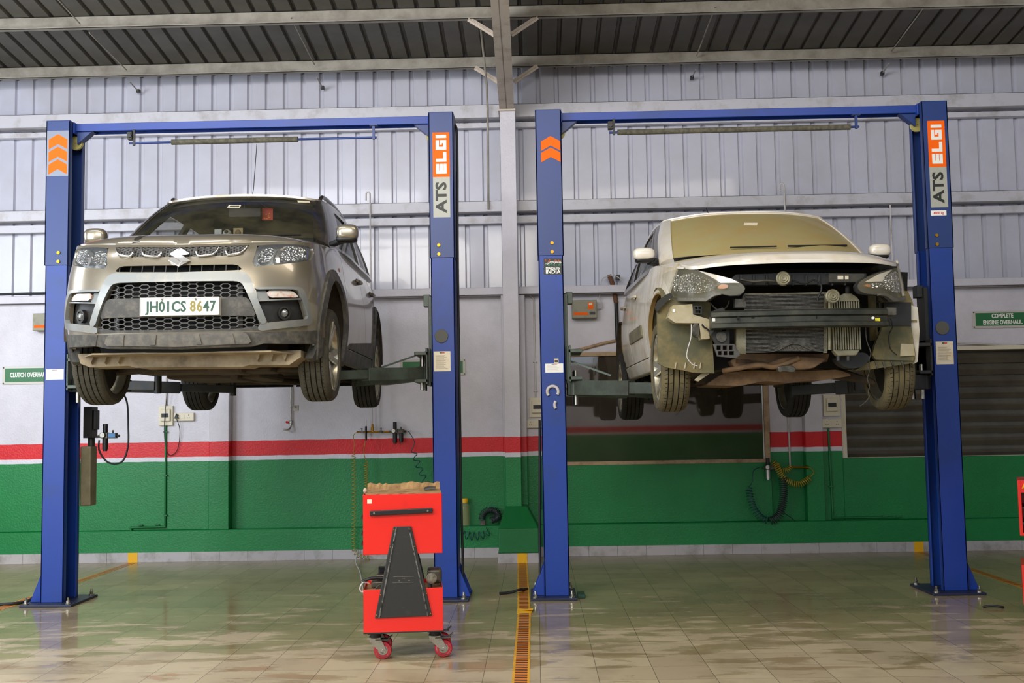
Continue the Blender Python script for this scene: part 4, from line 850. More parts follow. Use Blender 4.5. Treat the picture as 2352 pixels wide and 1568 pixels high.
def panel(mb, surf, out, holes=(), off=0, th=.01, res=.03, rnd=0, mi=0, back=False):
    """curved sheet following surf inside outline `out`"""
    out = chaikin(out, rnd) if rnd else list(out); rings = [dens(out, res)]+[dens(chaikin(h, rnd) if rnd else h, res) for h in holes]
    vs = []; es = []
    for r in rings:
        n0 = len(vs); vs += r; es += [(n0+i, n0+(i+1) % len(r)) for i in range(len(r))]
    x0, x1 = min(p[0] for p in rings[0]), max(p[0] for p in rings[0]); y0, y1 = min(p[1] for p in rings[0]), max(p[1] for p in rings[0])
    bset = vs[:]; nx = int((x1-x0)/res); ny = int((y1-y0)/res)
    cell = {}
    for p in bset: cell.setdefault((int(p[0]//res), int(p[1]//res)), []).append(p)
    for i in range(nx+1):
        for j in range(ny+1):
            x = x0+(i+.5)*res+(.0 if j % 2 else res*.5); y = y0+(j+.5)*res; ci, cj = int(x//res), int(y//res)
            if any((x-q[0])**2+(y-q[1])**2 < (res*.45)**2 for a in (-1, 0, 1) for b in (-1, 0, 1) for q in cell.get((ci+a, cj+b), ())): continue
            if inpoly(x, y, rings[0]) and not any(inpoly(x, y, h) for h in rings[1:]): vs.append((x, y))
    V2, E2, F2, ov, oe, of = GEO.delaunay_2d_cdt([V((p[0], p[1])) for p in vs], es, [], 0, 1e-6)
    F = []
    for f in F2:
        cx = sum(V2[i][0] for i in f)/len(f); cy = sum(V2[i][1] for i in f)/len(f)
        if inpoly(cx, cy, rings[0]) and not any(inpoly(cx, cy, h) for h in rings[1:]): F.append(tuple(f))
    ec = {}
    for f in F:
        for i in range(len(f)): e = (f[i], f[(i+1) % len(f)]); ec[e] = ec.get(e, 0)+1
    bd = [e for e in ec if (e[1], e[0]) not in ec]; n = len(V2)
    P3 = [surf.P(p[0], p[1], off) for p in V2]; low = {}; Q = []
    for e in bd:
        for i in e:
            if i not in low: low[i] = n+len(Q); Q.append(surf.P(V2[i][0], V2[i][1], off-th))
    fs = list(F)+[(b, a, low[a], low[b]) for a, b in bd]
    if back:
        m = {}; 
        for i in range(n):
            if i in low: m[i] = low[i]
            else: m[i] = n+len(Q); Q.append(surf.P(V2[i][0], V2[i][1], off-th))
        fs += [tuple(m[i] for i in reversed(f)) for f in F]
    mb.add(P3+Q, fs, mi); return mb
def mk(name, mats, par, surf, out, holes=(), off=0, th=.01, res=.03, rnd=0, both=False, label=None, bevel=0, back=False):
    """one part (or a mirrored pair of parts)"""
    r = []
    for k in ([0, 1] if both else [0]):
        o = panel(MB(), surf, mirror(out) if k else out, [mirror(h) for h in holes] if k else holes, off, th, res, rnd, back=back).build(name, mats, par, smooth=38, bevel=bevel)
        if label: o['label'] = label
        r.append(o)
    return r if both else r[0]
def circ(c, r, a0=0, a1=360, n=24, ry=None): return [(c[0]+r*cos(R(a0+(a1-a0)*i/n)), c[1]+(ry or r)*sin(R(a0+(a1-a0)*i/n))) for i in range(n+(0 if a1-a0 == 360 else 1))]
MT['chrome'] = M('chrome', 'e8e8e6', .08, 1)
MT['facet'] = M('lamp_reflector', 'e4e6e8', .10, 1, bump=(150, .9))
def facets(name, col, sc, dark):
    m = M(name, col, .12, 1); nt = m.node_tree; b = nt.nodes['Principled BSDF']; tc = nt.nodes.new('ShaderNodeTexCoord'); v = nt.nodes.new('ShaderNodeTexVoronoi'); v.inputs['Scale'].default_value = sc
    nt.links.new(tc.outputs['Object'], v.inputs['Vector']); bp = nt.nodes.new('ShaderNodeBump'); bp.inputs['Strength'].default_value = 1; bp.inputs['Distance'].default_value = .03
    nt.links.new(v.outputs['Distance'], bp.inputs['Height']); nt.links.new(bp.outputs[0], b.inputs['Normal'])
    mr = nt.nodes.new('ShaderNodeMixRGB'); mr.inputs[1].default_value = rgb(col); mr.inputs[2].default_value = rgb(dark); sp = nt.nodes.new('ShaderNodeSeparateXYZ'); nt.links.new(v.outputs['Color'], sp.inputs[0]); nt.links.new(sp.outputs[0], mr.inputs[0]); nt.links.new(mr.outputs[0], b.inputs['Base Color'])
    return m
MT['facet'] = facets('lamp_reflector_cells', 'e8eaec', 60, '7c8286')
MT['facet2'] = M('lamp_housing', '787c7e', .25, .9, bump=(90, .8))
MT['lens'] = M('clear_lens', 'e6ecee', .04, alpha=.07, spec=.8)
MT['lensdust'] = M('dusty_lens', 'a9a183', .35, alpha=.38, nz=(5, .4, .7, 'c9b98c'))
MT['tyre'] = M('tyre_rubber', '4c4839', .85, nz=(7, .38, .7, '33312a'), bump=(60, .3))
MT['tyredark'] = M('tyre_rubber_dark', '33322e', .85, nz=(7, .38, .7, '262623'), bump=(60, .3))
MT['groove'] = M('tyre_groove', '1b1a17', .9)
MT['alloy'] = M('alloy_rim', 'c6c1ac', .3, .75, nz=(9, .45, .75, '8f866c'))
MT['plast'] = M('grey_bumper_plastic', '44433f', .62, nz=(14, .45, .72, '6b665c'), bump=(120, .2))
MT['plastd'] = M('black_grille_plastic', '1e1e1d', .5, nz=(10, .5, .8, '37342c'))
MT['skid'] = M('skid_plate', '5c5a56', .6, nz=(16, .4, .7, '7a756a'), bump=(90, .2))
MT['under'] = M('underbody_dust', '4f4132', .9, nz=(4, .35, .7, '2e2820'), bump=(12, .8))
MT['tray'] = M('undertray_dust', 'a09176', .85, nz=(5, .4, .75, '5d4f3c'), bump=(20, .3))
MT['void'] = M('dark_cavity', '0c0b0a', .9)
MT['seatm'] = M('seat_fabric', '4a4640', .85)
MT['liner'] = M('headliner', '6b675e', .9)
MT['dash'] = M('dashboard', '2c2a27', .6)
def wheel(par, cx, cy, cz, side, r, w, steer=0, tm='tyre', spokes=5, camber=0):
    e = empty('wheel', (cx, cy, cz), parent=par); e.rotation_euler = (0, R(camber), R(steer))
    h = w/2; prof = []
    # tread with four grooves; lathe about x
    tr = [(r-.075, -h+.004), (r-.05, -h-.004), (r-.025, -h+.0), (r-.008, -h+.016), (r-.003, -h+.03)]
    g = [-.055, -.019, .019, .055]; gw = .0045
    tr.append((r-.001, g[0]-gw))
    for i, q in enumerate(g):
        tr += [(r-.0, q-gw), (r-.010, q-gw+.0012), (r-.010, q+gw-.0012), (r, q+gw)]
    tr += [(r-.003, h-.03), (r-.008, h-.016), (r-.025, h), (r-.05, h+.004), (r-.075, h-.004)]
    m = MB(); m.lathe(tr, (0, 0, 0), 'x', 72); ngr = len(tr)
    for i in range(len(m.f)):
        t = i % (ngr-1)
        if tr[t][0] < r-.009 and tr[t+1][0] < r-.009 and abs(tr[t][1]) < h-.02: m.m[i] = 1
    for k in range(64):                                      # shoulder sipes
        a = 2*pi*k/64
        for sx in (-1, 1):
            xa, xb = sx*.062, sx*(h-.012); rr = r+.0004; da = .0055/r
            m.add([(xa, rr*cos(a), rr*sin(a)), (xb, (rr-.011)*cos(a+.03), (rr-.011)*sin(a+.03)), (xb, (rr-.011)*cos(a+.03+da), (rr-.011)*sin(a+.03+da)), (xa, rr*cos(a+da), rr*sin(a+da))], [(0, 1, 2, 3)], 1)
            if k % 2 == 0:
                xa, xb = sx*.026, sx*.048
                m.add([(xa, rr*cos(a), rr*sin(a)), (xb, rr*cos(a+.02), rr*sin(a+.02)), (xb, rr*cos(a+.02+da*.6), rr*sin(a+.02+da*.6)), (xa, rr*cos(a+da*.6), rr*sin(a+da*.6))], [(0, 1, 2, 3)], 1)
    m.build('tyre', [tm, 'groove'], e, smooth=28)
    rr = r-.07; s = side
    m = MB(); m.lathe([(rr+.004, -s*(h-.01)), (rr-.012, -s*(h-.012)), (rr-.022, -s*.03), (rr-.03, s*.03), (rr-.012, s*(h-.018)), (rr+.006, s*(h-.006)), (rr+.004, s*(h-.001)), (rr-.008, s*(h-.008))], (0, 0, 0), 'x', 56)
    m.cyl((s*.02, 0, 0), (s*(h-.055), 0, 0), .075, 28); m.cyl((s*(h-.06), 0, 0), (s*(h-.045), 0, 0), .03, 20)
    for k in range(spokes):
        for dd in (-.17, .17):
            a0 = 2*pi*k/spokes+dd*.5; a1 = 2*pi*k/spokes+dd
            p = V((s*(h-.052), .05*cos(a0), .05*sin(a0))); q = V((s*(h-.022), (rr-.012)*cos(a1), (rr-.012)*sin(a1))); m.bar(p, q, .035, .022, 0, (1, 0, 0))
    m.build('rim', 'alloy', e, smooth=35, bevel=.003)
    m = MB(); m.cyl((s*.005, 0, 0), (s*.018, 0, 0), .135, 36); m.cyl((s*-.03, 0, 0), (s*.01, 0, 0), .08, 20); m.lathe([(rr-.035, -s*.03), (.03, -s*.03)], (0, 0, 0), 'x', 36); m.build('brake_disc', 'dark', e, smooth=35)
    return e
def seat(par, x, y, z, mat='seatm'):
    e = empty('seat', (x, y, z), parent=par)
    MB().box((-.24, -.25, 0), (.24, .25, .16)).build('cushion', mat, e, bevel=.05, seg=3)
    MB().prism([(-.23, .20, .12), (.23, .20, .12), (.20, .34, .66), (-.20, .34, .66)], (0, .12, .02)).build('backrest', mat, e, bevel=.045, seg=3)
    MB().box((-.12, .36, .70), (.12, .44, .88)).build('headrest', mat, e, bevel=.035, seg=3)
def underbody(par, x0, x1, y0, y1, z, mat='under'):
    MB().box((x0, y0, z+.03), (x1, y1, z+.08)).build('floor_pan', mat, par, bevel=.01)
    for sx in (-1, 1): MB().bar((sx*.48, y0, z+.03), (sx*.45, y1, z+.03), .09, .06).build('chassis_rail', mat, par, bevel=.008)
# ============================================================ silver grey SUV
GL = (-2.285, 6.86, 1.60); GRZ = .024
SUV = empty('car', GL, 'silver grey SUV with a number plate raised on the left lift', 'car', rz=GRZ)
K = Car(SUV, GL, GRZ)
MT['paint'] = M('champagne_paint', '918978', .28, .62, 1.0, nz=(2.2, .45, .8, '83795f'))
MT['paintS'] = M('side_paint_dusty', '8c8476', .40, .5, .8, nz=(2.5, .4, .75, '776a57'))
MT['silver'] = M('silver_trim', '858886', .45, .5, .3, nz=(6, .5, .8, 'a09a8c'))
MT['wsglass'] = M('windscreen_glass', '2c2c22', .05, spec=.7, alpha=.50, nz=(2.5, .42, .7, '5e5840'), rnz=.25)
MT['sideglass'] = M('side_glass', '57605c', .05, spec=.8, alpha=.42)
MT['blackpaint'] = M('pillar_black', '26231d', .3, 0, .5, nz=(4, .45, .75, '4b4432'))
S = Shell([(0, 0), (.25, .008), (.45, .035), (.60, .085), (.72, .165), (.80, .265), (.85, .39), (.88, .55), (.895, .80), (.897, 1.3), (.897, 2.6), (.892, 3.1), (.87, 3.5), (.80, 3.78), (.6, 3.92), (.3, 3.97), (0, 3.98)],
          [(.15, .20), (.24, .10), (.32, .05), (.40, .02), (.55, 0), (.68, .0), (.80, .02), (.90, .045), (.98, .08), (1.04, .13), (1.12, .20), (1.25, .26)],
          [(.15, .08), (.24, .05), (.35, .025), (.6, 0), (.8, .005), (.95, .03), (1.05, .045), (1.12, .06), (1.20, .085), (1.3, .12)])
sy = S.s_of_y
s_arch0 = sy(.84); zt = [(0, 1.025), (.35, 1.035), (.7, 1.05), (.95, 1.065), (sy(.55), 1.085), (sy(.9), 1.115), (sy(1.25), 1.165), (sy(1.6), 1.19), (9, 1.19)]
HD = Hood(S, zt, [(.10, 1.02), (.14, 1.065), (.22, 1.100), (.35, 1.125), (.55, 1.148), (.75, 1.170), (1.0, 1.192), (1.3, 1.21), (1.7, 1.22)], 4)
def T(pts, g=None): return K.tr(S, pts, g)
# ---- traced outlines (right half of the front)
hl = T([(591, 564), (625, 561), (653, 560), (690, 562), (706, 565), (719, 571), (721, 583), (714, 597), (680, 603), (643, 607), (584, 612), (580, 601)])
band = sym([(0, T([(412, 568)])[0][1])]+T([(500, 565), (573, 563), (563, 577), (550, 583), (521, 587), (440, 589)])+[(0, T([(412, 590)])[0][1])])
slot = sym([(0, T([(412, 609)])[0][1])]+T([(535, 607), (547, 609), (556, 618), (550, 620), (500, 622)])+[(0, T([(412, 625)])[0][1])])
fo = T([(553, 623), (566, 627), (577, 641), (592, 690), (613, 742)]); fi_ = T([(597, 745), (576, 692), (561, 660), (555, 650), (543, 646)])
z626, z648 = T([(412, 626)])[0][1], T([(412, 647)])[0][1]
frame = sym([(0, z626)]+fo+fi_+[(0, z648)])
bot = T([(604, 789), (578, 796)]); zb = T([(412, 801)])[0][1]
inner = sym([(0, z648)]+list(reversed(fi_))+bot+[(0, zb)])
pocket = T([(588, 665), (678, 665), (687, 674), (706, 732), (615, 741), (592, 691)])
def arch(yc, zc, r, a0, a1, n=20): return [(sy(yc)-r*cos(R(a0+(a1-a0)*i/n)), zc+r*sin(R(a0+(a1-a0)*i/n))) for i in range(n+1)]
AY, AZ, AR, AO = .845, .47, .395, .475
RY = 3.345
# front fascia: nose to front edge of wheel arch
low = .335
ztop = [(u, interp(zt, u)) for u in [k*.08 for k in range(0, 17)] if u < sy(.50)]
fasc_r = [(0, 1.022)]+[(u, z-.003) for u, z in ztop if 0 < u]+[(sy(.52), 1.06), (sy(.50), .96), (sy(.47), .80)]+[(a, b) for a, b in arch(AY, AZ, AO-.01, 50, -17, 10)]+[(sy(.40), low), (T([(700, 760)])[0][0], T([(700, 760)])[0][1])]
cl = T([(596, 763), (650, 761), (700, 760), (736, 758)])
fasc = sym([(0, 1.022)]+[(u, z-.003) for u, z in ztop if 0 < u < sy(.5)]+[(sy(.505), 1.07), (sy(.50), .93)]+arch(AY, AZ, AO-.012, 58, -8, 10)+list(reversed(cl[:3]))+[(inner[len(fi_)][0]+.012, inner[len(fi_)][1]-.02)]+list(fi_[:1])[::-1] + [])
# simple version: outline down to the lower dark cladding, grille opening as a hole
zl = [p[1] for p in cl]
fasc = sym([(0, 1.022)]+[(u, z-.003) for u, z in ztop if 0 < u]+[(sy(.505), 1.072), (sy(.50), .95)]+arch(AY, AZ, AO-.012, 52, -12, 10)+[cl[3], cl[2], cl[1], cl[0]]+[(0, zl[0]-.003)])
innercut = sym([(0, z648)]+list(reversed(fi_))+T([(602, 762)])+[(0, zl[0]+.0)])
grille_hole = sym([(0, z648)]+list(reversed(fi_))+[(cl[0][0]-.004, cl[0][1]+.006)]+[(0, zl[0]+.006)])
fascia = mk('front_bumper', 'paint', SUV, S, fasc, [band, slot, grille_hole, hl, mirror(hl), pocket, mirror(pocket)], 0, .035, .028)
fascia['label'] = 'silver painted bumper and grille surround'
mk('grille_frame', 'silver', SUV, S, frame, (), .022, .03, .025, 1, bevel=.004)
# black grille work
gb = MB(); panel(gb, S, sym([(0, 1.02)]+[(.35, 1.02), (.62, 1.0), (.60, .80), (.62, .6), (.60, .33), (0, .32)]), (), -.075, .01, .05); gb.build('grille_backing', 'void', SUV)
def hexmesh(name, out, cell=(.052, .0295), off=-.012, r=.0028, mat='plastd'):
    m = MB(); cw, ch = cell; us = [p[0] for p in out]; zs = [p[1] for p in out]; seen = set(); i0 = int(min(us)/cw)-2
    for i in range(i0, int(max(us)/cw)+3):
        for j in range(int(min(zs)/ch)-2, int(max(zs)/ch)+3):
            cx = i*cw; cz = j*ch+(ch/2 if i % 2 else 0); a = cw*.67; hv = [(cx-a, cz), (cx-a*.5, cz+ch/2), (cx+a*.5, cz+ch/2), (cx+a, cz), (cx+a*.5, cz-ch/2), (cx-a*.5, cz-ch/2)]
            for k in range(6):
                p, q = hv[k], hv[(k+1) % 6]; key = (round((p[0]+q[0])*500), round((p[1]+q[1])*500))
                if key in seen: continue
                seen.add(key); mx_, mz = (p[0]+q[0])/2, (p[1]+q[1])/2
                if inpoly(mx_, mz, out): m.bar(S.P(p[0], p[1], off), S.P(q[0], q[1], off), .006, .009, 0, (0, 1, 0))
    return m.build(name, mat, SUV)
MT['mesh'] = M('mesh_plastic', '4a4844', .5)
b_up = sym([(0, z648-.004)]+T([(545, 650), (556, 656), (565, 681)])+[(0, T([(412, 683)])[0][1])])
b_lo = sym([(0, T([(412, 727)])[0][1])]+T([(588, 725), (598, 752)])+[(0, T([(412, 758)])[0][1])])
hexmesh('upper_mesh', b_up, mat='mesh'); hexmesh('lower_mesh', b_lo, mat='mesh')
hexmesh('bonnet_mesh', band, (.02, .011), -.012, mat='mesh')
mid = sym([(0, T([(412, 684)])[0][1])]+T([(562, 681), (573, 688), (590, 727), (553, 725)])+[(0, T([(412, 728)])[0][1])])
mk('bumper_bar', 'plast', SUV, S, mid, (), .004, .05, .035, 1, bevel=.004)
lowp = sym([(0, T([(412, 757)])[0][1])]+T([(553, 754), (590, 748), (603, 762), (605, 789), (578, 795)])+[(0, zb)])
mk('lower_bumper', 'plast', SUV, S, lowp, (), -.002, .08, .035, bevel=.004)
mk('skid_plate', 'skid', SUV, S, sym([(0, T([(412, 766)])[0][1])]+T([(562, 763), (572, 772), (578, 789)])+[(0, T([(412, 797)])[0][1])]), (), .016, .02, .035, 1, bevel=.005)
for x in (485, 525): pass
for c in (-1, 1):
    for a in (.12, .33):
        p = [(a, T([(412, 768)])[0][1]), (a+.03, T([(412, 768)])[0][1]), (a+.045, T([(412, 792)])[0][1]), (a+.012, T([(412, 792)])[0][1])]; mk('skid_rib', 'skid', SUV, S, p if c > 0 else mirror(p), (), .023, .01, .03, bevel=.003)
for a, b in ((T([(412, 650)])[0][1], T([(412, 683)])[0][1]), (T([(412, 727)])[0][1], T([(412, 757)])[0][1])):
    for c in (.385,): mk('grille_strut', 'plastd', SUV, S, [(c, b), (c+.035, b), (c+.035, a), (c, a)], (), -.03, .02, both=True)
# slot dividers
m = MB(); za, zc_ = slot[0][1], T([(412, 625)])[0][1]
for i in range(-5, 6):
    u = i*.078; m.bar(S.P(u, za, -.012), S.P(u, zc_, -.012), .006, .012, 0, (0, 1, 0))
m.build('slot_divider', 'plastd', SUV)
# chrome Us in the bonnet mesh
for pts in ([(455, 569), (452, 580), (455, 586), (461, 588), (486, 585), (494, 581), (503, 568)], [(525, 567), (520, 578), (523, 584), (529, 585), (548, 582), (556, 578), (567, 566)]):
    q = T(pts)
    for k in (1, -1): MB().tube(spline([S.P(k*a, b, .014) for a, b in q], 5), .0075, 8).build('chrome_trim', 'chrome', SUV, smooth=60)
# emblem
def bd(pts): return T([(380+x/26.14, 560+y/26.14) for x, y in pts])
m = MB()
for p, o in (([(930, 240), (1500, 600), (1420, 665), (1080, 705), (740, 500), (850, 390)], .030), ([(320, 630), (600, 530), (740, 515), (1440, 950), (1510, 1030), (1400, 1090), (1040, 1110)], .030), ([(245, 1000), (370, 900), (620, 870), (1010, 1110), (860, 1330)], .030),
             ([(930, 240), (850, 400), (740, 520), (600, 545), (320, 640)], .024), ([(1510, 1030), (860, 1400), (845, 1310), (1020, 1110), (1330, 1000)], .026), ([(245, 1000), (860, 1340), (860, 1410), (270, 1060)], .022)):
    panel(m, S, bd(p), (), o, .025, .02)
m.build('emblem', M('emblem_chrome', 'd0d0ce', .22, .9), SUV)
# number plate
pc = [K.M.inverted() @ at(px, py, 6.86-.03) for px, py in ((322, 684), (502, 681), (503, 721), (323, 727))]
yp = -.028; lx0, lx1 = min(p.x for p in pc), max(p.x for p in pc); lz0 = (pc[2].z+pc[3].z)/2; lz1 = (pc[0].z+pc[1].z)/2
m = MB(); m.box((lx0, yp, lz0), (lx1, yp+.05, lz1), 0)
fr = .006
for a, b, c, d in ((lx0, lx1, lz0, lz0+fr), (lx0, lx1, lz1-fr, lz1), (lx0, lx0+fr, lz0, lz1), (lx1-fr, lx1, lz0, lz1)): m.box((a, yp-.004, c), (b, yp, d), 0)
w_ = lx1-lx0; zm = (lz0+lz1)/2-.004
for t, fx, mi in (('JH01CS', .33, 1), ('8', .665, 2), ('6', .75, 2), ('4', .835, 1), ('7', .915, 1)): m.text(t, FRONT(lx0+w_*fx, yp-.0015, zm), .094, mi, .0008, .0022, .86 if len(t) > 1 else .80)
for a, z in ((.28, lz1-.012), (.70, lz1-.014)): m.cyl((lx0+w_*a, yp, z), (lx0+w_*a, yp-.006, z), .006, 10, 3)
m.build('number_plate', [M('plate_white', 'e4e4da', .4, nz=(12, .5, .8, 'cfcbb8')), M('plate_green', '1f4a38', .5), M('plate_faded', '8d7f3a', .5), 'gun'], SUV, bevel=.0015)
# headlamps
def lamp(pts, side):
    P = pts if side > 0 else mirror(pts)
    o = panel(MB(), S, P, (), -.055, .004, .03).build('headlamp', 'facet2', SUV)
    us = [abs(p[0]) for p in P]; a, b = min(us), max(us)
    c = MB()
    def q(L): r = [(u*side, z) for u, z in L]; return r if side > 0 else r[::-1]
    t1 = T([(600, 571), (628, 568), (632, 580), (624, 597), (596, 604), (592, 590)]); t2 = T([(648, 570), (664, 564), (695, 566), (703, 575), (700, 592), (680, 598), (650, 600), (642, 588)])
    panel(c, S, q(t1), (), -.02, .03, .02, 1); panel(c, S, q(t2), (), -.016, .034, .02, 1); c.build('reflector', 'facet', o, smooth=30)
    ring = T([(637, 603), (633, 590), (640, 574), (655, 566), (661, 565), (648, 575), (642, 588), (644, 602)]); panel(MB(), S, q(ring), (), -.010, .03, .02).build('bezel', 'chrome', o, smooth=40)
    r2_ = T([(700, 566), (713, 571), (714, 584), (707, 596), (702, 596), (707, 580)]); panel(MB(), S, q(r2_), (), -.010, .03, .02).build('bezel', 'chrome', o, smooth=40)
    panel(MB(), S, P, (), .002, .01, .025, 1).build('lens', 'lens', o, smooth=50)
for sd in (1, -1): lamp(hl, sd)
# fog lamp pockets
Cf = T([(584, 660), (688, 659), (698, 671), (714, 737), (709, 747), (594, 761), (592, 748), (603, 744), (615, 741), (706, 732), (687, 674), (678, 665), (588, 665)])
mk('fog_surround', 'silver', SUV, S, Cf, (), .016, .03, .022, 1, True, bevel=.004)
mk('fog_pocket', 'plastd', SUV, S, T([(584, 662), (684, 662), (692, 674), (710, 735), (613, 744), (590, 691)]), (), -.045, .01, .03, 0, True)
mk('pocket_panel', 'silver', SUV, S, T([(588, 666), (612, 666), (620, 686), (592, 690)]), (), -.02, .02, .03, 0, True)
mk('turn_lamp', M('turn_lens', 'd8cfc4', .12, coat=1, nz=(14, .5, .62, 'c98a72')), SUV, S, T([(612, 667), (672, 667), (684, 677), (687, 683), (618, 683)]), (), -.006, .03, .02, 1, True, bevel=.003)
mk('divider_bar', 'silver', SUV, S, T([(592, 689), (689, 685), (691, 688), (595, 692)]), (), .004, .03, .02, 0, True, bevel=.002)
for k in (1, -1):
    c = T([(656, 718)])[0]; u, z = c; 
    def ringp(r, off, th): return panel(MB(), S, circ((k*u, z), r, n=28) if True else None, [circ((k*u, z), r*.72, n=24)] if r > .03 else (), off, th, .02)
    o = ringp(.044, -.015, .03).build('fog_lamp', 'plastd', SUV, smooth=40); MB().ball(tuple(S.P(k*u, z, -.028)), .028, 18, 0, (1, .35, 1)).build('lens', M('fog_glass', '6a6a66', .08, .3) if 'fog_glass' not in bpy.data.materials else bpy.data.materials['fog_glass'], o, smooth=60)
# lower corner cladding
mk('bumper_corner', 'plast', SUV, S, [cl[0], cl[1], cl[2], cl[3]]+arch(AY, AZ, AO-.012, -14, -26, 3)+[(sy(.36), .285)]+T([(730, 790), (650, 789), (605, 788)]), (), .002, .06, .03, 0, True, bevel=.004)
# wings, doors, rear quarter
fend = [(sy(.51), 1.075), (sy(.51), .94)]+arch(AY, AZ, AO-.012, 46, 186, 22)+[(sy(1.325), .42), (sy(1.32), .35), (sy(1.36), .35), (sy(1.38), 1.17)]+[(sy(y), interp(zt, sy(y))-.003) for y in (1.25, 1.0, .75)]
mk('front_wing', 'paintS', SUV, S, fend, (), 0, .012, .035, 0, True)
def door(name, ya, yb, cut=None):
    o = [(sy(ya), .40), (sy(yb), .40), (sy(yb), 1.18), (sy(ya), 1.18)] if cut is None else cut
    ds = mk(name, 'paintS', SUV, S, o, (), 0, .012, .035, 0, True)
    for k, d in zip((1, -1), ds):
        yh_ = yb-.17; z = 1.03; c = S.P(k*sy(yh_), z, .0); b = MB(); b.tube(spline([c+V((0, -.10, 0)), c+V((k*.028, -.07, 0)), c+V((k*.030, .05, 0)), c+V((0, .08, 0))], 4), .013, 8); b.build('door_handle', 'paintS', d, smooth=60)
        MB().ball((c.x-k*.004, c.y-.01, c.z), .04, 12, 0, (.3, 1.3, .8)).build('handle_recess', 'plastd', d)
    return ds
door('front_door', 1.388, 2.36)
door('rear_door', 2.368, 3.26, [(sy(2.368), .40), (sy(2.86), .40)]+arch(RY, AZ, AO-.01, -8, 70, 10)+[(sy(3.26), 1.0), (sy(3.28), 1.18), (sy(2.368), 1.18)])
mk('rear_quarter', 'paintS', SUV, S, [(sy(3.29), 1.18), (sy(3.27), 1.0)]+arch(RY, AZ, AO-.01, 74, 186, 14)+[(sy(3.83), .38), (S.L[-1]-.02, .38), (S.L[-1]-.02, 1.18)], (), 0, .012, .04, 0, True)
for yc in (AY, RY): mk('arch_trim', 'plast', SUV, S, arch(yc, AZ, AO, -24, 204, 30)+arch(yc, AZ, AR, 204, -24, 30), (), .016, .03, .03, 0, True, bevel=.004)
mk('sill_trim', 'plast', SUV, S, [(sy(1.30), .305), (sy(2.90), .305), (sy(2.88), .41), (sy(1.32), .41)], (), .010, .05, .04, 0, True, bevel=.006)
mk('door_trim', 'plast', SUV, S, [(sy(1.45), .42), (sy(2.86), .42), (sy(2.80), .56), (sy(1.60), .47)], (), .014, .014, .04, 0, True, bevel=.005)
mk('rear_bumper', 'plast', SUV, S, [(sy(3.80), .22), (S.L[-1]-.02, .22), (S.L[-1]-.02, .38), (sy(3.82), .38)], (), .004, .03, .04, 0, True)
m_ = S.P(sy(1.18), .99, 0)
for k in (1, -1):
    MB().ball((k*m_.x, m_.y, m_.z), .022, 12, 0, (.25, 1.3, .8)).build('side_repeater', M('amber', 'b06a2a', .2, coat=1) if 'amber' not in bpy.data.materials else bpy.data.materials['amber'], SUV, smooth=60)
# wheel wells (dark inner arches) and underside
for yc in (AY, RY):
    for k in (1, -1):
        m = MB(); n = 16
        for i in range(n):
            a, b = pi*i/n*1.1-.15, pi*(i+1)/n*1.1-.15; r = .43
            p = lambda t, x: (k*x, yc-r*cos(t), AZ+.02+r*sin(t)); m.add([p(a, .88), p(b, .88), p(b, .60), p(a, .60)], [(0, 1, 2, 3)])
        m.add([(k*.60, yc-.45, .42), (k*.60, yc+.45, .42), (k*.60, yc+.45, .95), (k*.60, yc-.45, .95)], [(0, 1, 2, 3)]); m.build('wheel_well', 'under', SUV, solid=.004)
tray = K.tr(Flat(.10), [(243, 801), (330, 806), (500, 803), (605, 797), (700, 796), (704, 806), (690, 822), (612, 832), (500, 828), (320, 834), (262, 826)])
mk('undertray', 'tray', SUV, Flat(.30), [(-.74, .335), (.74, .335), (.74, .29), (.66, .238), (.40, .243), (.36, .232), (-.36, .238), (-.40, .25), (-.66, .245), (-.72, .27)], (), 0, .30, .06)
m = MB(); m.add([(-.58, .13, .325), (.58, .13, .325), (.70, .31, .32), (-.70, .31, .32)], [(0, 1, 2, 3)]); m.build('lower_shield', 'tray', SUV, solid=.01)
for x in (-.64, -.55, -.46, .46, .55, .64): MB().prism([(x-.03, .27, .325), (x+.02, .27, .325), (x, .27, .27)], (0, .03, -.01)).build('shield_rib', 'tray', SUV)
underbody(SUV, -.62, .62, .5, 3.7, .27)
MB().box((-.50, .70, .215), (.46, 1.05, .28)).build('subframe', 'under', SUV, bevel=.02)
for k in (1, -1):
    MB().tube([(k*.30, .95, .25), (k*.52, .88, .25), (k*.68, .845, .235)], [.035, .028, .022], 8).build('control_arm', 'under', SUV, smooth=50)
    MB().tube([(k*.2, .90, .33), (k*.7, .845, .34)], .018, 8).build('drive_shaft', 'dark', SUV, smooth=50)
    MB().cyl((k*.60, .86, .30), (k*.56, .90, .75), .05, 14).build('strut', 'dark', SUV, smooth=50)
    MB().bar((k*.52, 2.75, .24), (k*.66, 3.35, .27), .08, .06).build('trailing_arm', 'under', SUV, bevel=.01)
MB().tube([(-.55, 3.2, .27), (.55, 3.2, .27)], .05, 10).build('rear_axle', 'under', SUV, smooth=50)
MB().tube(spline([(.12, 1.0, .20), (.10, 1.8, .21), (.14, 2.4, .22), (.2, 3.3, .24)], 5), .028, 8).build('exhaust', 'under', SUV, smooth=50)
MB().cyl((.3, 3.0, .24), (.3, 3.5, .24), .09, 14).build('silencer', 'under', SUV, smooth=50)
MB().box((-.42, 1.15, .195), (.28, 2.0, .26)).build('heat_shield', 'under', SUV, bevel=.02)
MB().bar((-.30, .62, .25), (-.62, .78, .24), .05, .03).build('link_arm', 'under', SUV); MB().box((.03, .6, .205), (.28, .95, .28)).build('sump', 'under', SUV, bevel=.03)
for cx, cy in ((-.775, AY), (.775, AY)): wheel(SUV, cx, cy, .335, 1 if cx > 0 else -1, .33, .205, 0)
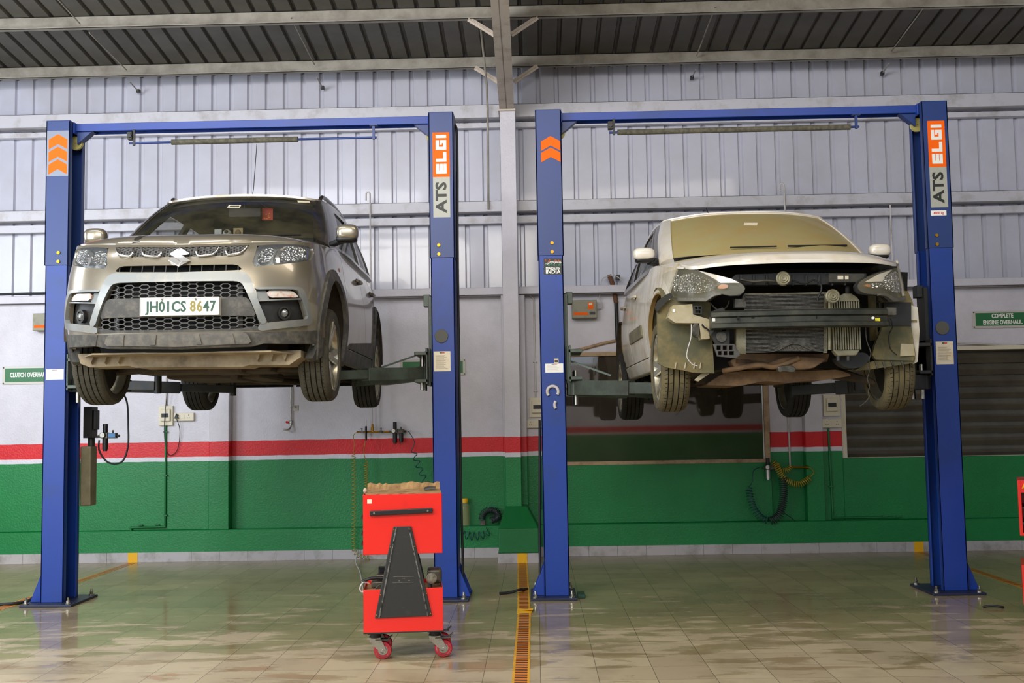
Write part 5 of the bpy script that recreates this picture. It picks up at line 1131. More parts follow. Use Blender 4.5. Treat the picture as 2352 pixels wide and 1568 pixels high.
for cx, cy in ((-.78, RY), (.78, RY)): wheel(SUV, cx, cy, .325, 1 if cx > 0 else -1, .33, .205, 0, 'tyredark')
# ---- bonnet
def hoodpoly(y0=None):
    pts = []
    for q in HD.edge:
        if q.y < 1.45: pts.append((q.x, q.y))
    return pts
e = hoodpoly(); fr_ = [p for p in e if p[0] <= .735]
bon = [p for i, p in enumerate(fr_) if i % 3 == 0]
mk('bonnet', 'paint', SUV, HD, sym([(0, fr_[0][1])]+bon[1:]+[(.755, .42), (.77, .70), (.775, 1.08), (.60, 1.02), (.3, .965), (0, .95)]), (), .006, .02, .022, bevel=.004)
sd = [p for p in e if p[0] > .735]
mk('wing_top', 'paintS', SUV, HD, [sd[0]]+[p for i, p in enumerate(sd) if i % 3 == 1]+[(sd[-1][0], 1.45), (.79, 1.44), (.782, 1.0), (.777, .70), (.762, .42)], (), 0, .012, .035, 0, True)
mk('cowl', 'plastd', SUV, HD, sym([(0, .955), (.3, .97), (.60, 1.025), (.775, 1.085), (.79, 1.44), (.6, 1.3), (0, 1.2)]), (), -.01, .02, .05)
zc0 = HD.P(-.36, .25).z
st = K.tr(HD, [(322, 568), (337, 568), (344, 550), (338, 550)], (-.3, .3)); mk('bonnet_stripe', 'blackpaint', SUV, HD, st if abs(st[0][0]) < .6 else [(-.33, .14), (-.28, .14), (-.25, .4), (-.28, .4)], (), .008, .002, .03)
# ---- greenhouse
G = Ring([(0, .97, 1.215), (.42, 1.03, 1.225), (.695, 1.14, 1.235), (.80, 1.27, 1.175), (.842, 1.75, 1.175), (.845, 2.40, 1.175), (.835, 3.15, 1.19), (.77, 3.62, 1.21), (.55, 3.82, 1.21), (0, 3.88, 1.21)],
         [(0, 1.68, 1.672), (.33, 1.70, 1.664), (.575, 1.75, 1.640), (.635, 1.88, 1.640), (.655, 2.15, 1.655), (.662, 2.60, 1.66), (.652, 3.15, 1.645), (.60, 3.42, 1.62), (.40, 3.55, 1.61), (0, 3.60, 1.61)], .018)
kw, kt = G.KW, G.KT
mk('windscreen', 'wsglass', SUV, G, sym([(0, -.02*kt), (1.95*kw, -.02*kt), (1.95*kw, .975*kt), (0, .975*kt)]), (), 0, .006, .04)
mk('windscreen_seal', 'blackpaint', SUV, G, [(1.90*kw, -.02*kt), (2.02*kw, -.02*kt), (2.02*kw, 1.0*kt), (1.90*kw, 1.0*kt)], (), .004, .01, .04, 0, True)
mk('windscreen_header', 'blackpaint', SUV, G, sym([(0, .955*kt), (2.0*kw, .955*kt), (2.0*kw, 1.0*kt), (0, 1.0*kt)]), (), .003, .01, .04)
mk('front_pillar', 'blackpaint', SUV, G, [(2.02*kw, -.06*kt), (3.05*kw, -.06*kt), (3.05*kw, 1.0*kt), (2.02*kw, 1.0*kt)], (), .008, .04, .04, 0, True)
mk('door_frame', 'blackpaint', SUV, G, [(3.05*kw, 0), (7.2*kw, 0), (7.2*kw, 1.0*kt), (3.05*kw, 1.0*kt)], [[(3.35*kw, .05*kt), (4.95*kw, .05*kt), (4.85*kw, .86*kt), (3.75*kw, .86*kt)], [(5.1*kw, .05*kt), (6.15*kw, .06*kt), (6.1*kw, .86*kt), (5.05*kw, .86*kt)]], .004, .03, .04, 0, True)
mk('front_door_window', 'sideglass', SUV, G, [(3.33*kw, .03*kt), (4.98*kw, .03*kt), (4.88*kw, .88*kt), (3.72*kw, .88*kt)], (), -.008, .004, .05, 0, True)
mk('rear_door_window', 'sideglass', SUV, G, [(5.08*kw, .03*kt), (6.18*kw, .04*kt), (6.12*kw, .88*kt), (5.02*kw, .88*kt)], (), -.008, .004, .05, 0, True)
mk('rear_pillar', 'paintS', SUV, G, [(7.2*kw, 0), (8.2*kw, 0), (8.2*kw, kt), (7.2*kw, kt)], (), .004, .02, .06, 0, True)
mk('rear_screen', 'sideglass', SUV, G, [(-.0, .02), (8.2*kw, .02)][:0]+[(8.2*kw, 0), (9*kw-.002, 0), (9*kw-.002, kt), (8.2*kw, kt)], (), 0, .006, .06, 0, True)
def roof(par, ring, crown, mat, name='roof', zo=0, sc=1.0, th=.02):
    r = [p.copy() for p in ring.t]; cy = (r[0].y+r[-1].y)/2; vs = []; n = 8; N = len(r); pts = [V((p.x, p.y, p.z)) for p in r]+[V((-p.x, p.y, p.z)) for p in reversed(r[1:-1])]
    c = V((0, cy, sum(p.z for p in pts)/len(pts))); m = MB(); L = len(pts)
    for k in range(n+1):
        t = 1-k/n
        for p in pts: q = c.lerp(p, t*sc); q.z = p.z*t+c.z*(1-t)+crown*(1-t**2.2)+zo; vs.append(q)
    fs = [(k*L+i, k*L+(i+1) % L, (k+1)*L+(i+1) % L, (k+1)*L+i) for k in range(n) for i in range(L)]
    b = len(vs); vs += [p*sc+V((0, cy*(1-sc), zo-th)) if False else V((p.x*sc, cy+(p.y-cy)*sc, p.z+zo-th)) for p in pts]
    fs += [(i, b+i, b+(i+1) % L, (i+1) % L) for i in range(L)]
    m.add(vs, fs); return m.build(name, mat, par, smooth=50)
roof(SUV, G, .045, 'paint', zo=.014, sc=1.01); roof(SUV, G, .03, 'liner', 'headliner', -.02, .97)
for k in (1, -1): MB().tube(spline([(k*.60, 1.86, 1.665), (k*.612, 1.96, 1.708), (k*.625, 2.5, 1.722), (k*.615, 3.1, 1.71), (k*.59, 3.32, 1.66)], 6), .017, 8).build('roof_rail', 'blackpaint', SUV, smooth=60)
ab = K.Mi @ at(563, 446, 6.86+3.0)
a_ = V((.02+ab.x*0+ab.x, 3.0, 1.70)); MB().cyl(tuple(a_+V((0, 0, -.02))), tuple(a_+V((0, -.01, .03))), .022, 12, 0, .010).tube([a_+V((0, 0, .03)), a_+V((.045, .06, .33)), a_+V((.105, .12, .42))][:2]+[K.Mi @ at(590, 330, 6.86+3.1)], .0035, 6).build('aerial', 'black', SUV, smooth=60)
# mirrors
for k in (1, -1):
    m = MB(); m.sball((k*.935, 1.11, 1.262), (.082, .062, .060), .62); o = m.build('door_mirror', 'paint', SUV, smooth=60)
    MB().sball((k*.928, 1.115, 1.215), (.078, .056, .028), .6).build('mirror_base', 'black', o, smooth=60); MB().bar((k*.80, 1.20, 1.19), (k*.89, 1.14, 1.21), .06, .035).build('mirror_arm', 'black', o, bevel=.008)
    MB().box((k*.86, 1.150, 1.215), (k*1.0, 1.163, 1.295)).build('mirror_glass', 'chrome', o, bevel=.01)
# cabin
MB().prism([(-.70, 1.02, 1.0), (-.70, 1.20, 1.255), (-.70, 1.62, 1.235), (-.70, 1.75, 1.0)], (1.40, 0, 0)).build('dashboard', 'dash', SUV, bevel=.03)
for k in (-1, 1): seat(SUV, k*.37, 2.05, .62)
for k in (-.42, 0, .42): seat(SUV, k, 2.95, .66)
e = empty('steering_wheel', (-.37, 1.78, 1.06), parent=SUV)
e.rotation_euler = (R(65), 0, 0); MB().lathe([(.178+.014*cos(a*pi/4), .014*sin(a*pi/4)) for a in range(8)], (0, 0, 0), 'z', 32, closed=True).cyl((0, 0, -.03), (0, 0, .02), .06, 16).bar((-.17, 0, 0), (.17, 0, 0), .04, .015).build('wheel_rim', 'black', e, smooth=60)
MB().box((-.13, 1.80, 1.525), (.13, 1.83, 1.60)).cyl((0, 1.82, 1.58), (0, 1.80, 1.66), .012, 8).build('rear_view_mirror', 'black', SUV, bevel=.02)
for pts, mm in (([(452, 470), (483, 470), (478, 477), (447, 477)], 'white'),):
    pass
def wsq(pts): return K.tr(G, pts, (.05, .35))
def sq(px0, py0, px1, py1): return wsq([(px0, py1), (px1, py1), (px1, py0), (px0, py0)])
mk('windscreen_sticker', ['paper'], SUV, G, wsq([(522, 477), (551, 477), (554, 471), (526, 471)]), (), .002, .001, .03, label='pale sticker near the top middle of the windscreen')
mk('windscreen_sticker', ['ink'], SUV, G, wsq([(527, 475), (549, 475), (550, 473), (529, 473)]), (), .003, .001, .03)
mk('windscreen_sticker', ['paper'], SUV, G, wsq([(684, 465), (712, 466), (711, 462), (683, 461)]), (), .002, .001, .03, label='pale sticker in the top right corner of the windscreen')
wp = K.tr(Flat(1.05), [(640, 537), (735, 549)])
MB().tube([G.P(.25, -.004, .012), G.P(.62, .006, .010)], .006, 6).build('wiper', 'black', SUV)
# things in the cabin
def inside(px, py, y):
    l = K.Mi @ CAMP; d = K.Mi.to_3x3() @ ray(px, py); return K.M @ (l+d*((y-l.y)/d.y))
a = inside(602, 478, 1.86); b = inside(627, 505, 1.86)
tg = MB(); tg.box((a.x, a.y-.002, b.z), (b.x, a.y+.002, a.z), 0)
for i in range(9): x = a.x+(b.x-a.x)*random.uniform(.2, .8); z = b.z+(a.z-b.z)*random.uniform(.1, .55); tg.box((x-.004, a.y-.004, z-.004), (x+.004, a.y-.002, z+.004), 1)
tg.cyl(((a.x+b.x)/2, a.y, a.z), ((a.x+b.x)/2-.12, a.y-.02, a.z+.09), .0015, 5, 1)
tag(tg.build('hanging_charm', [M('charm_red', 'e0401e', .5), 'yellow']), 'orange red charm hanging behind the windscreen of the grey car', 'charm')
dz = (K.M @ V((0, 1.25, 1.256))).z; dy = (K.M @ V((0, 1.25, 1.2))).y
def dx(px): return inside(px, 535, 1.25).x
tag(MB().box((dx(492), dy, dz), (dx(509), dy+.012, dz+.075)).build('photo_frame', M('frame_grey', 'b4bcb4', .3), bevel=.004), 'small grey picture stand on the dashboard, left of the three ornaments', 'ornament')
o = MB().ball(((dx(522)), dy, dz+.036), .034, 18).ball((dx(522), dy-.02, dz+.045), .018, 14, 1); tag(o.build('round_ornament', [M('ornament_white', 'c8c6a8', .4), 'ink'], smooth=60), 'round pale ornament with a dark centre on the dashboard', 'ornament')
o = MB().box((dx(536), dy, dz), (dx(558), dy+.012, dz+.08)).ball(((dx(536)+dx(558))/2, dy-.004, dz+.042), .022, 14, 1, (1, .3, 1.2)); tag(o.build('golden_picture', [M('gold_frame', 'a4935a', .4), M('gold_dark', '6e5a2c', .4)], bevel=.002), 'golden framed picture on the dashboard, right of the three ornaments', 'ornament')
# ============================================================ white hatchback, front bumper removed
WL = (1.735, 6.86, 1.57)
HB = empty('car', WL, 'white hatchback without front bumper, dusty windscreen, raised on the right lift', 'car', rz=.024)
K2 = Car(HB, WL, .024)
MT['white2'] = M('white_paint', 'd9d3c6', .3, 0, .9, nz=(2.4, .45, .75, 'c6b494'))
MT['white3'] = M('white_paint_dusty', 'd2cbbb', .42, 0, .5, nz=(3.0, .42, .72, 'a3936c'))
MT['wsdust'] = M('dusty_windscreen', 'a2986a', .5, 0, .3, nz=(3.5, .35, .7, 'a58f5a'), bump=(200, .1))
MT['linerd'] = M('wheel_liner_dust', '57563f', .8, nz=(4, .42, .66, '83744a'), bump=(20, .3))
MT['core'] = M('radiator_fins', '6a675e', .45, .5, nz=(40, .4, .7, '3a3833'))
MT['engine'] = M('dusty_engine', '5e4a36', .9, nz=(6, .38, .68, '86694a'), bump=(14, .9))
MT['alu2'] = M('dusty_aluminium', '8f8a72', .5, .5, nz=(12, .4, .7, '5d583f'))
MT['beam'] = M('bumper_beam', '33352f', .35, .5, nz=(8, .4, .7, '4e4d42'))
H = Shell([(0, .12), (.3, .135), (.5, .18), (.62, .25), (.72, .36), (.79, .50), (.83, .66), (.855, .85), (.867, 1.2), (.867, 2.8), (.86, 3.2), (.83, 3.55), (.75, 3.85), (.5, 3.97), (.25, 3.985), (0, 3.99)],
          [(.2, .1), (.6, 0), (.8, 0), (.9, .02), (1.0, .08), (1.1, .15)], [(.15, .09), (.25, .05), (.35, .025), (.55, 0), (.72, .008), (.85, .03), (.95, .045), (1.03, .065), (1.1, .09), (1.2, .12)])
hy = H.s_of_y
zt2 = [(0, .878), (.45, .874), (.70, .868), (hy(.42), .885), (hy(.6), .918), (hy(.85), .955), (hy(1.1), .99), (hy(1.4), 1.015), (9, 1.02)]
H2 = Hood(H, zt2, [(.13, .880), (.17, .915), (.25, .945), (.4, .972), (.6, .996), (.8, 1.018), (1.0, 1.036), (1.4, 1.05)], 3.6)
def W(pts, g=None): return K2.tr(H, pts, g)
AY2, AZ2, AR2 = .845, .395, .365
def arch2(yc, r, a0, a1, n=20): return [(hy(yc)-r*cos(R(a0+(a1-a0)*i/n)), AZ2+r*sin(R(a0+(a1-a0)*i/n))) for i in range(n+1)]
# bonnet
ed = [q for q in H2.edge if q.x <= .70]
mk('bonnet', 'white2', HB, H2, sym([(0, ed[0].y)]+[(q.x, q.y) for i, q in enumerate(ed) if i % 4 == 2]+[(.725, .50), (.745, .80), (.76, 1.02), (.62, .94), (.3, .87), (0, .85)]), (), .004, .022, .024, bevel=.005)
sd = [q for q in H2.edge if q.x > .715]
mk('wing_top', 'white2', HB, H2, [(sd[0].x, sd[0].y)]+[(q.x, q.y) for i, q in enumerate(sd) if i % 3 == 2 and q.y < 1.42]+[(.80, 1.42), (.766, 1.02), (.752, .80), (.732, .50)], (), 0, .012, .035, 0, True)
mk('cowl', 'plastd', HB, H2, sym([(0, .855), (.3, .875), (.62, .945), (.765, 1.03), (.79, 1.40), (.5, 1.3), (0, 1.2)]), (), -.012, .02, .05)
# wings with torn lower front corner
def wing():
    top = [(hy(y), interp(zt2, hy(y))-.002) for y in (1.36, 1.15, .95, .8, .66, .55)]
    o = [(hy(1.315), .30), (hy(1.375), .30), (hy(1.375), 1.012)]+top[1:]+[(hy(.47), .915), (hy(.49), .86), (hy(.53), .80), (hy(.56), .72)]+arch2(AY2, AR2, 38, 180, 18)+[(hy(AY2)+AR2, .31)]
    return o
wg = mk('front_wing', 'white3', HB, H, wing(), (), 0, .014, .03, 0, True)
def door2(name, o, yh_, z=.885):
    ds = mk(name, 'white3', HB, H, o, (), 0, .012, .04, 0, True)
    for k, d in zip((1, -1), ds):
        c = H.P(k*hy(yh_), z, 0); MB().tube(spline([c+V((0, -.10, 0)), c+V((k*.028, -.07, 0)), c+V((k*.03, .05, 0)), c+V((0, .08, 0))], 4), .012, 8).build('door_handle', 'white3', d, smooth=60)
        MB().ball((c.x-k*.004, c.y-.02, c.z-.01), .035, 12, 0, (.3, 1.2, .8)).build('handle_recess', 'plastd', d)
door2('front_door', [(hy(1.385), .34), (hy(2.40), .34), (hy(2.40), 1.015), (hy(1.385), 1.01)], 2.22)
door2('rear_door', [(hy(2.41), .34), (hy(2.98), .34)]+arch2(3.41, AR2, 10, 62, 8)+[(hy(3.32), 1.03), (hy(2.41), 1.02)], 3.08)
mk('rear_quarter', 'white3', HB, H, [(hy(3.33), 1.04), (hy(3.29), .78)]+arch2(3.41, AR2, 66, 180, 12)+[(hy(3.41)+AR2, .30), (H.L[-1]-.02, .30), (H.L[-1]-.02, 1.04)], (), 0, .012, .05, 0, True)
mk('side_moulding', M('dust_grey_trim', '7b745a', .6, nz=(6, .4, .7, '5d573f')), HB, H, [(hy(1.50), .50), (hy(2.36), .50), (hy(2.36), .60), (hy(1.56), .60)], (), .012, .012, .04, 1, True, bevel=.004)
mk('sill_trim', 'white3', HB, H, [(hy(1.23), .23), (hy(3.02), .23), (hy(3.02), .335), (hy(1.25), .335)], (), .002, .05, .05, 0, True, bevel=.01)
for yc in (AY2, 3.41):
    mk('arch_edge', 'rustedge' if 'rustedge' in MT else MT.setdefault('rustedge', M('arch_edge', '8a6e3c', .7)), HB, H, arch2(yc, AR2+.004, 35 if yc < 1 else 0, 180, 22)+arch2(yc, AR2-.008, 180, 35 if yc < 1 else 0, 22), (), .001, .03, .03, 0, True)
    for k in (1, -1):
        m = MB(); n = 14
        for i in range(n):
            a, b = pi*i/n, pi*(i+1)/n; r = .385 if yc > 1 else .39; p = lambda t, x: (k*x, yc-r*cos(t), AZ2+.01+r*sin(t)); 
            if yc < 1 and i < 1: continue
            m.add([p(a, .85), p(b, .85), p(b, .58), p(a, .58)], [(0, 1, 2, 3)])
        m.add([(k*.58, yc-.38, .38), (k*.58, yc+.4, .38), (k*.58, yc+.4, .80), (k*.58, yc-.38, .80)], [(0, 1, 2, 3)]); m.build('wheel_well', 'linerd' if yc < 1 else 'under', HB, solid=.004)
# greenhouse
G2 = Ring([(0, .83, 1.045), (.40, .89, 1.052), (.705, 1.09, 1.055), (.785, 1.27, 1.015), (.822, 1.75, 1.01), (.828, 2.4, 1.015), (.815, 3.1, 1.04), (.76, 3.55, 1.07), (.5, 3.8, 1.08), (0, 3.86, 1.08)],
          [(0, 1.68, 1.486), (.33, 1.71, 1.480), (.60, 1.80, 1.455), (.648, 1.93, 1.448), (.655, 2.25, 1.465), (.645, 2.7, 1.465), (.62, 3.1, 1.45), (.57, 3.35, 1.43), (.38, 3.45, 1.42), (0, 3.5, 1.42)], .018)
mk('windscreen', 'wsdust', HB, G2, sym([(0, -.03*kt), (1.93*kw, -.03*kt), (1.93*kw, .97*kt), (0, .97*kt)]), (), 0, .006, .04)
mk('roof_header', 'white2', HB, G2, sym([(0, .955*kt), (1.95*kw, .955*kt), (1.95*kw, 1.03*kt), (0, 1.03*kt)]), (), .006, .02, .04, bevel=.004)
mk('front_pillar', 'white2', HB, G2, [(1.91*kw, -.06*kt), (2.62*kw, -.06*kt), (2.75*kw, 1.03*kt), (1.91*kw, 1.03*kt)], (), .008, .03, .03, 0, True, bevel=.006)
mk('door_frame', 'blackpaint', HB, G2, [(2.62*kw, -.02), (7.3*kw, -.02), (7.3*kw, kt), (2.75*kw, kt)], [[(3.3*kw, .04*kt), (4.95*kw, .04*kt), (4.85*kw, .86*kt), (3.7*kw, .86*kt)], [(5.1*kw, .05*kt), (6.4*kw, .06*kt), (6.2*kw, .86*kt), (5.05*kw, .86*kt)]], .002, .03, .04, 0, True)
mk('front_door_window', 'sideglass', HB, G2, [(3.28*kw, .02*kt), (4.98*kw, .02*kt), (4.88*kw, .88*kt), (3.66*kw, .88*kt)], (), -.008, .004, .05, 0, True)
mk('rear_door_window', 'sideglass', HB, G2, [(5.08*kw, .03*kt), (6.45*kw, .04*kt), (6.25*kw, .88*kt), (5.02*kw, .88*kt)], (), -.008, .004, .05, 0, True)
mk('rear_pillar', 'white3', HB, G2, [(7.3*kw, -.02), (8.2*kw, -.02), (8.2*kw, kt), (7.3*kw, kt)], (), .004, .02, .06, 0, True)
mk('rear_screen', 'sideglass', HB, G2, [(8.2*kw, 0), (9*kw-.002, 0), (9*kw-.002, kt), (8.2*kw, kt)], (), 0, .006, .06, 0, True)
roof(HB, G2, .028, 'white2', zo=.010, sc=1.008); roof(HB, G2, .018, 'liner', 'headliner', -.02, .97)
mk('windscreen_sticker', ['paper'], HB, G2, K2.tr(G2, [(1708, 517), (1739, 518), (1740, 512), (1710, 512)], (-.05, .35)), (), .002, .001, .03)
MB().tube([G2.P(.10, .02, .02), G2.P(.62, .05, .012)], .007, 6).build('wiper', 'black', HB)
MB().tube([G2.P(-.30, .015, .02), G2.P(.02, .02, .02)], .006, 6).build('wiper', 'black', HB)
for k in (1, -1):
    o = MB().sball((k*.880, 1.23, 1.098), (.080, .056, .048), .65).build('door_mirror', 'white2', HB, smooth=60)
    MB().sball((k*.872, 1.235, 1.055), (.074, .050, .022), .6).build('mirror_base', 'black', o, smooth=60); MB().bar((k*.76, 1.27, 1.035), (k*.84, 1.24, 1.05), .08, .05).build('mirror_arm', 'black', o, bevel=.01)
MB().prism([(-.68, .95, .9), (-.68, 1.1, 1.03), (-.68, 1.5, 1.03), (-.68, 1.65, .9)], (1.36, 0, 0)).build('dashboard', 'dash', HB, bevel=.03)
for k in (-1, 1): seat(HB, k*.36, 2.0, .46)
for k in (-.40, .40): seat(HB, k, 2.9, .48)
MB().tube([K2.Mi @ at(1628, 492, 6.86+3.1), K2.Mi @ at(1622, 478, 6.86+3.2)], .004, 6).build('aerial', 'black', HB)
# ---- headlamps
h_l = [(1521, 632), (1534, 624), (1555, 619), (1580, 617), (1605, 621), (1645, 630), (1680, 640), (1699, 648), (1712, 659), (1710, 668), (1698, 677), (1675, 678), (1655, 674), (1640, 678), (1622, 690), (1558, 690), (1547, 681), (1537, 671), (1533, 657)]
def lampw(surf, pts, a, b, c, white, tag_):
    P = K2.tr(surf, pts); o = panel(MB(), surf, P, (), -.045, .02, .03).build('headlamp', 'plastd', HB)
    for q, mm, off, nm in ((a, 'facet', -.015, 'reflector'), (b, 'facet', -.015, 'reflector'), (c, MT['amber'] if 'amber' in MT else bpy.data.materials['amber'], -.014, 'turn_reflector')):
        panel(MB(), surf, K2.tr(surf, q), (), off, .02, .02, 1).build(nm, mm, o, smooth=30)
    panel(MB(), surf, K2.tr(surf, white), (), -.004, .01, .02).build('eyebrow', 'white2', o)
    panel(MB(), surf, P, (), .004, .01, .025, 1).build('lens', 'lensdust' if 0 else 'lens2', o, smooth=50)
    return o
MT['lens2'] = M('dusty_lens', 'a9a68c', .12, alpha=.20, nz=(5, .4, .7, 'b9b08a'))
LS = H
h_r = [(1970, 655), (1977, 645), (1990, 637), (2020, 625), (2057, 615), (2072, 618), (2088, 633), (2095, 655), (2092, 676), (2086, 686), (2052, 690), (2036, 677), (2000, 676), (1980, 672), (1972, 664)]
lampw(H, h_l, [(1551, 640), (1566, 629), (1590, 627), (1640, 645), (1648, 650), (1630, 668), (1600, 673), (1556, 672)], [(1540, 633), (1551, 628), (1549, 660), (1546, 672), (1539, 660)],
      [(1652, 652), (1672, 652), (1670, 662), (1645, 663)], [(1600, 620), (1645, 631), (1680, 640), (1698, 649), (1655, 649), (1642, 641), (1620, 629)], 0)
lampw(H, h_r, [(2030, 646), (2040, 632), (2060, 622), (2075, 626), (2086, 642), (2088, 664), (2070, 672), (2050, 668), (2036, 655)], [(1992, 651), (2028, 648), (2035, 658), (2005, 660)],
      [(1988, 652), (2002, 652), (2004, 658), (1994, 658)], [(1987, 647), (2020, 629), (2050, 619), (2034, 634), (2028, 646)], 1)
for pts in ([(1548, 681), (1558, 692), (1622, 692), (1640, 680), (1657, 676), (1652, 672), (1638, 674), (1620, 684), (1560, 684)], [(2092, 678), (2086, 689), (2052, 693), (2035, 680), (2020, 678), (2022, 674), (2038, 674), (2054, 684), (2084, 682)]):
    o = panel(MB(), H, K2.tr(H, pts), (), .004, .03, .03).build('lamp_bracket', M('lamp_bracket', '5a5850', .5) if 'lamp_bracket' not in bpy.data.materials else bpy.data.materials['lamp_bracket'], HB)
# ---- engine bay front: everything stands on its own depth plane
def fl(Y, pts): return K2.tr(Flat(Y), pts)
def fp(name, mat, Y, pts, th=.02, rnd=0, off=0, holes=(), bevel=.002, res=.05, label=None):
    s = Flat(Y); return mk(name, mat, HB, s, K2.tr(s, pts), [K2.tr(s, h) for h in holes], off, th, res, rnd, bevel=bevel, label=label)
def q4(x0, y0, x1, y1): return [(x0, y1), (x1, y1), (x1, y0), (x0, y0)]
def L3(px, py, Y):
    l = K2.Mi @ CAMP; d = K2.Mi.to_3x3() @ ray(px, py); return l+d*((Y-l.y)/d.y)
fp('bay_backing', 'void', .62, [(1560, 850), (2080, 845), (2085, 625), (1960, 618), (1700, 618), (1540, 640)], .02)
fp('slam_panel', 'plastd', .30, [(1660, 660), (1690, 655), (1990, 652), (1990, 628), (1840, 626), (1690, 630)], .10, bevel=.006)
fp('slam_panel_duct', M('duct_plastic', '35352f', .6, nz=(9, .4, .7, '5a5544')), .26, q4(1905, 628, 1985, 648), .06, bevel=.008)
for (a, b) in ((1924, 633), (1941, 633)): fp('paper_label', 'paper', .258, q4(a, b, a+(13 if a < 1930 else 8), b+8), .002, bevel=0)
for i in range(9): x = 1700+i*30; fp('panel_rib', 'plastd', .28, q4(x, 630, x+4, 655), .03)
MB().tube(spline([L3(1700, 641, .24), L3(1730, 646, .24), L3(1760, 644, .24), L3(1788, 646, .24)], 5), .009, 8).build('coolant_pipe', 'gun', HB, smooth=60)
MB().tube(spline([L3(1820, 645, .22), L3(1850, 650, .22), L3(1868, 643, .22), L3(1885, 652, .22), L3(1886, 668, .22), L3(1880, 680, .22), L3(1878, 690, .22)], 6), .006, 8).build('horn_cable', 'cable', HB, smooth=60)
# condenser with fins
c0, c1 = L3(1713, 810, .30), L3(1894, 672, .30)
m = MB(); n = 44
for i in range(n):
    z0 = c0.z+(c1.z-c0.z)*i/n; bow = lambda x: max(0, 1-i/9)*.055*math.exp(-((x-(c0.x*.40+c1.x*.60))/.09)**2)
    N = 22
    vs = []; fs = []
    for k in range(N+1):
        x = c0.x+(c1.x-c0.x)*k/N; dz_ = bow(x); vs += [(x, .300, z0+dz_), (x, .300, z0+dz_+.0045), (x, .330, z0+dz_+.0045), (x, .330, z0+dz_)]
    for k in range(N): a = 4*k; fs += [(a, a+1, a+5, a+4), (a+1, a+2, a+6, a+5), (a+3, a, a+4, a+7)]
    m.add(vs, fs)
m.build('condenser_tubes', 'core', HB)
fp('condenser_core', M('fin_dark', '34322d', .6, .3, nz=(160, .45, .6, '6b675c')), .318, [(1713, 806), (1894, 806), (1894, 673), (1713, 673)], .02)
fp('condenser_header', 'alu2', .30, q4(1893, 671, 1900, 810), .03)
fp('condenser_header', 'alu2', .30, [(1712, 674), (1894, 671), (1894, 674), (1712, 677)], .03)
fp('radiator_side_tank', 'alu2', .28, q4(1691, 756, 1713, 812), .05, bevel=.006); fp('radiator_side_tank', 'gun', .28, [(1688, 686), (1705, 686), (1709, 675), (1713, 672), (1713, 706), (1688, 706)], .05, bevel=.006)
MB().cyl(L3(1906, 803, .30), L3(1906, 690, .30), .013, 12).build('receiver_drier', 'alu2', HB, smooth=50)
# intercooler
m = MB(); a, b = L3(1913, 803, .28), L3(1975, 691, .28)
for i in range(12): x = a.x+(b.x-a.x)*(i+.5)/12; m.box((x-.0042, .28, a.z), (x+.0042, .33, b.z))
m.build('intercooler_tubes', 'alu2', HB); fp('intercooler_core', 'void', .30, q4(1913, 691, 1976, 804), .04)
fp('intercooler_tank', 'alu2', .275, [(1914, 804), (1976, 803), (1967, 816), (1925, 817)], .06, bevel=.005); fp('intercooler_tank', 'alu2', .275, [(1915, 692), (1975, 691), (1968, 682), (1955, 674), (1938, 674), (1922, 684)], .06, bevel=.005)
MB().cyl(L3(1926, 818, .30), L3(1926, 828, .30), .016, 12).build('outlet', 'plastd', HB, smooth=50); MB().cyl(L3(1949, 818, .30), L3(1949, 828, .30), .016, 12).build('outlet', 'plastd', HB, smooth=50)
MB().cyl(L3(1947, 676, .30), L3(1947, 660, .33), .016, 12).build('inlet_pipe', 'plastd', HB, smooth=50)
# horns
for (px, py) in ((1798, 640), (1911.5, 681)):
    c = L3(px, py, .20); o = MB().lathe([(.003, -.030), (.014, -.032), (.018, -.026), (.026, -.028), (.031, -.022), (.040, -.024), (.047, -.016), (.047, -.006), (.035, .004), (.02, .02), (.003, .02)], (c.x, c.y, c.z), 'y', 36).build('horn', 'alu2', HB, smooth=30)
    MB().bar((c.x, c.y+.02, c.z), (c.x+(.03 if px < 1850 else .01), c.y+.06, c.z+.05), .02, .006).build('horn_bracket', 'gun', o)
# bumper beam, slightly bowed
def bow_beam():
    p0, p1 = L3(1634, 731, .16), L3(2040, 730, .16); zt_, zb_ = L3(1800, 710, .12).z, L3(1800, 752, .12).z; m = MB(); N = 24; h = zt_-zb_
    prof = [(.0, 0), (-.018, .06), (-.018, .26), (.0, .34), (.0, .60), (-.018, .68), (-.018, .90), (.0, 1.0), (.06, 1.0), (.06, 0)]
    vs = []; fs = []
    for k in range(N+1):
        t = k/N; x = p0.x+(p1.x-p0.x)*t; y = .115+.06*(2*t-1)**2
        for (dy_, f) in prof: vs.append((x, y+dy_, zb_+h*f))
    L = len(prof)
    for k in range(N):
        for j in range(L): fs.append((k*L+j, k*L+(j+1) % L, (k+1)*L+(j+1) % L, (k+1)*L+j))
    fs += [tuple(range(L)), tuple(N*L+j for j in reversed(range(L)))]
    o = m.add(vs, fs).build('bumper_beam', 'beam', HB, smooth=30)
    for (px, py, r, mm) in ((1696, 730, .010, 'void'), (2005, 730, .0085, 'white')):
        c = L3(px, py, .112); MB().cyl((c.x, .118, c.z), (c.x, .105, c.z), r, 14).build('beam_hole', mm, o)
    for (x0, y0, x1, y1, mm, nm) in ((2015, 729, 2026, 736, MT['yel2'], 'beam_label'), (1639, 727, 1649, 736, 'white', 'beam_label'), (1727, 727, 1734, 731, 'void', 'beam_slot'), (1874, 725, 1876, 732, 'void', 'beam_slot')):
        a, b = L3(x0, y1, .12), L3(x1, y0, .12); yy = .115+.06*(((a.x-p0.x)/(p1.x-p0.x))*2-1)**2; MB().box((a.x, yy-.004, a.z), (b.x, yy+.002, b.z)).build(nm, mm, o)
    return o
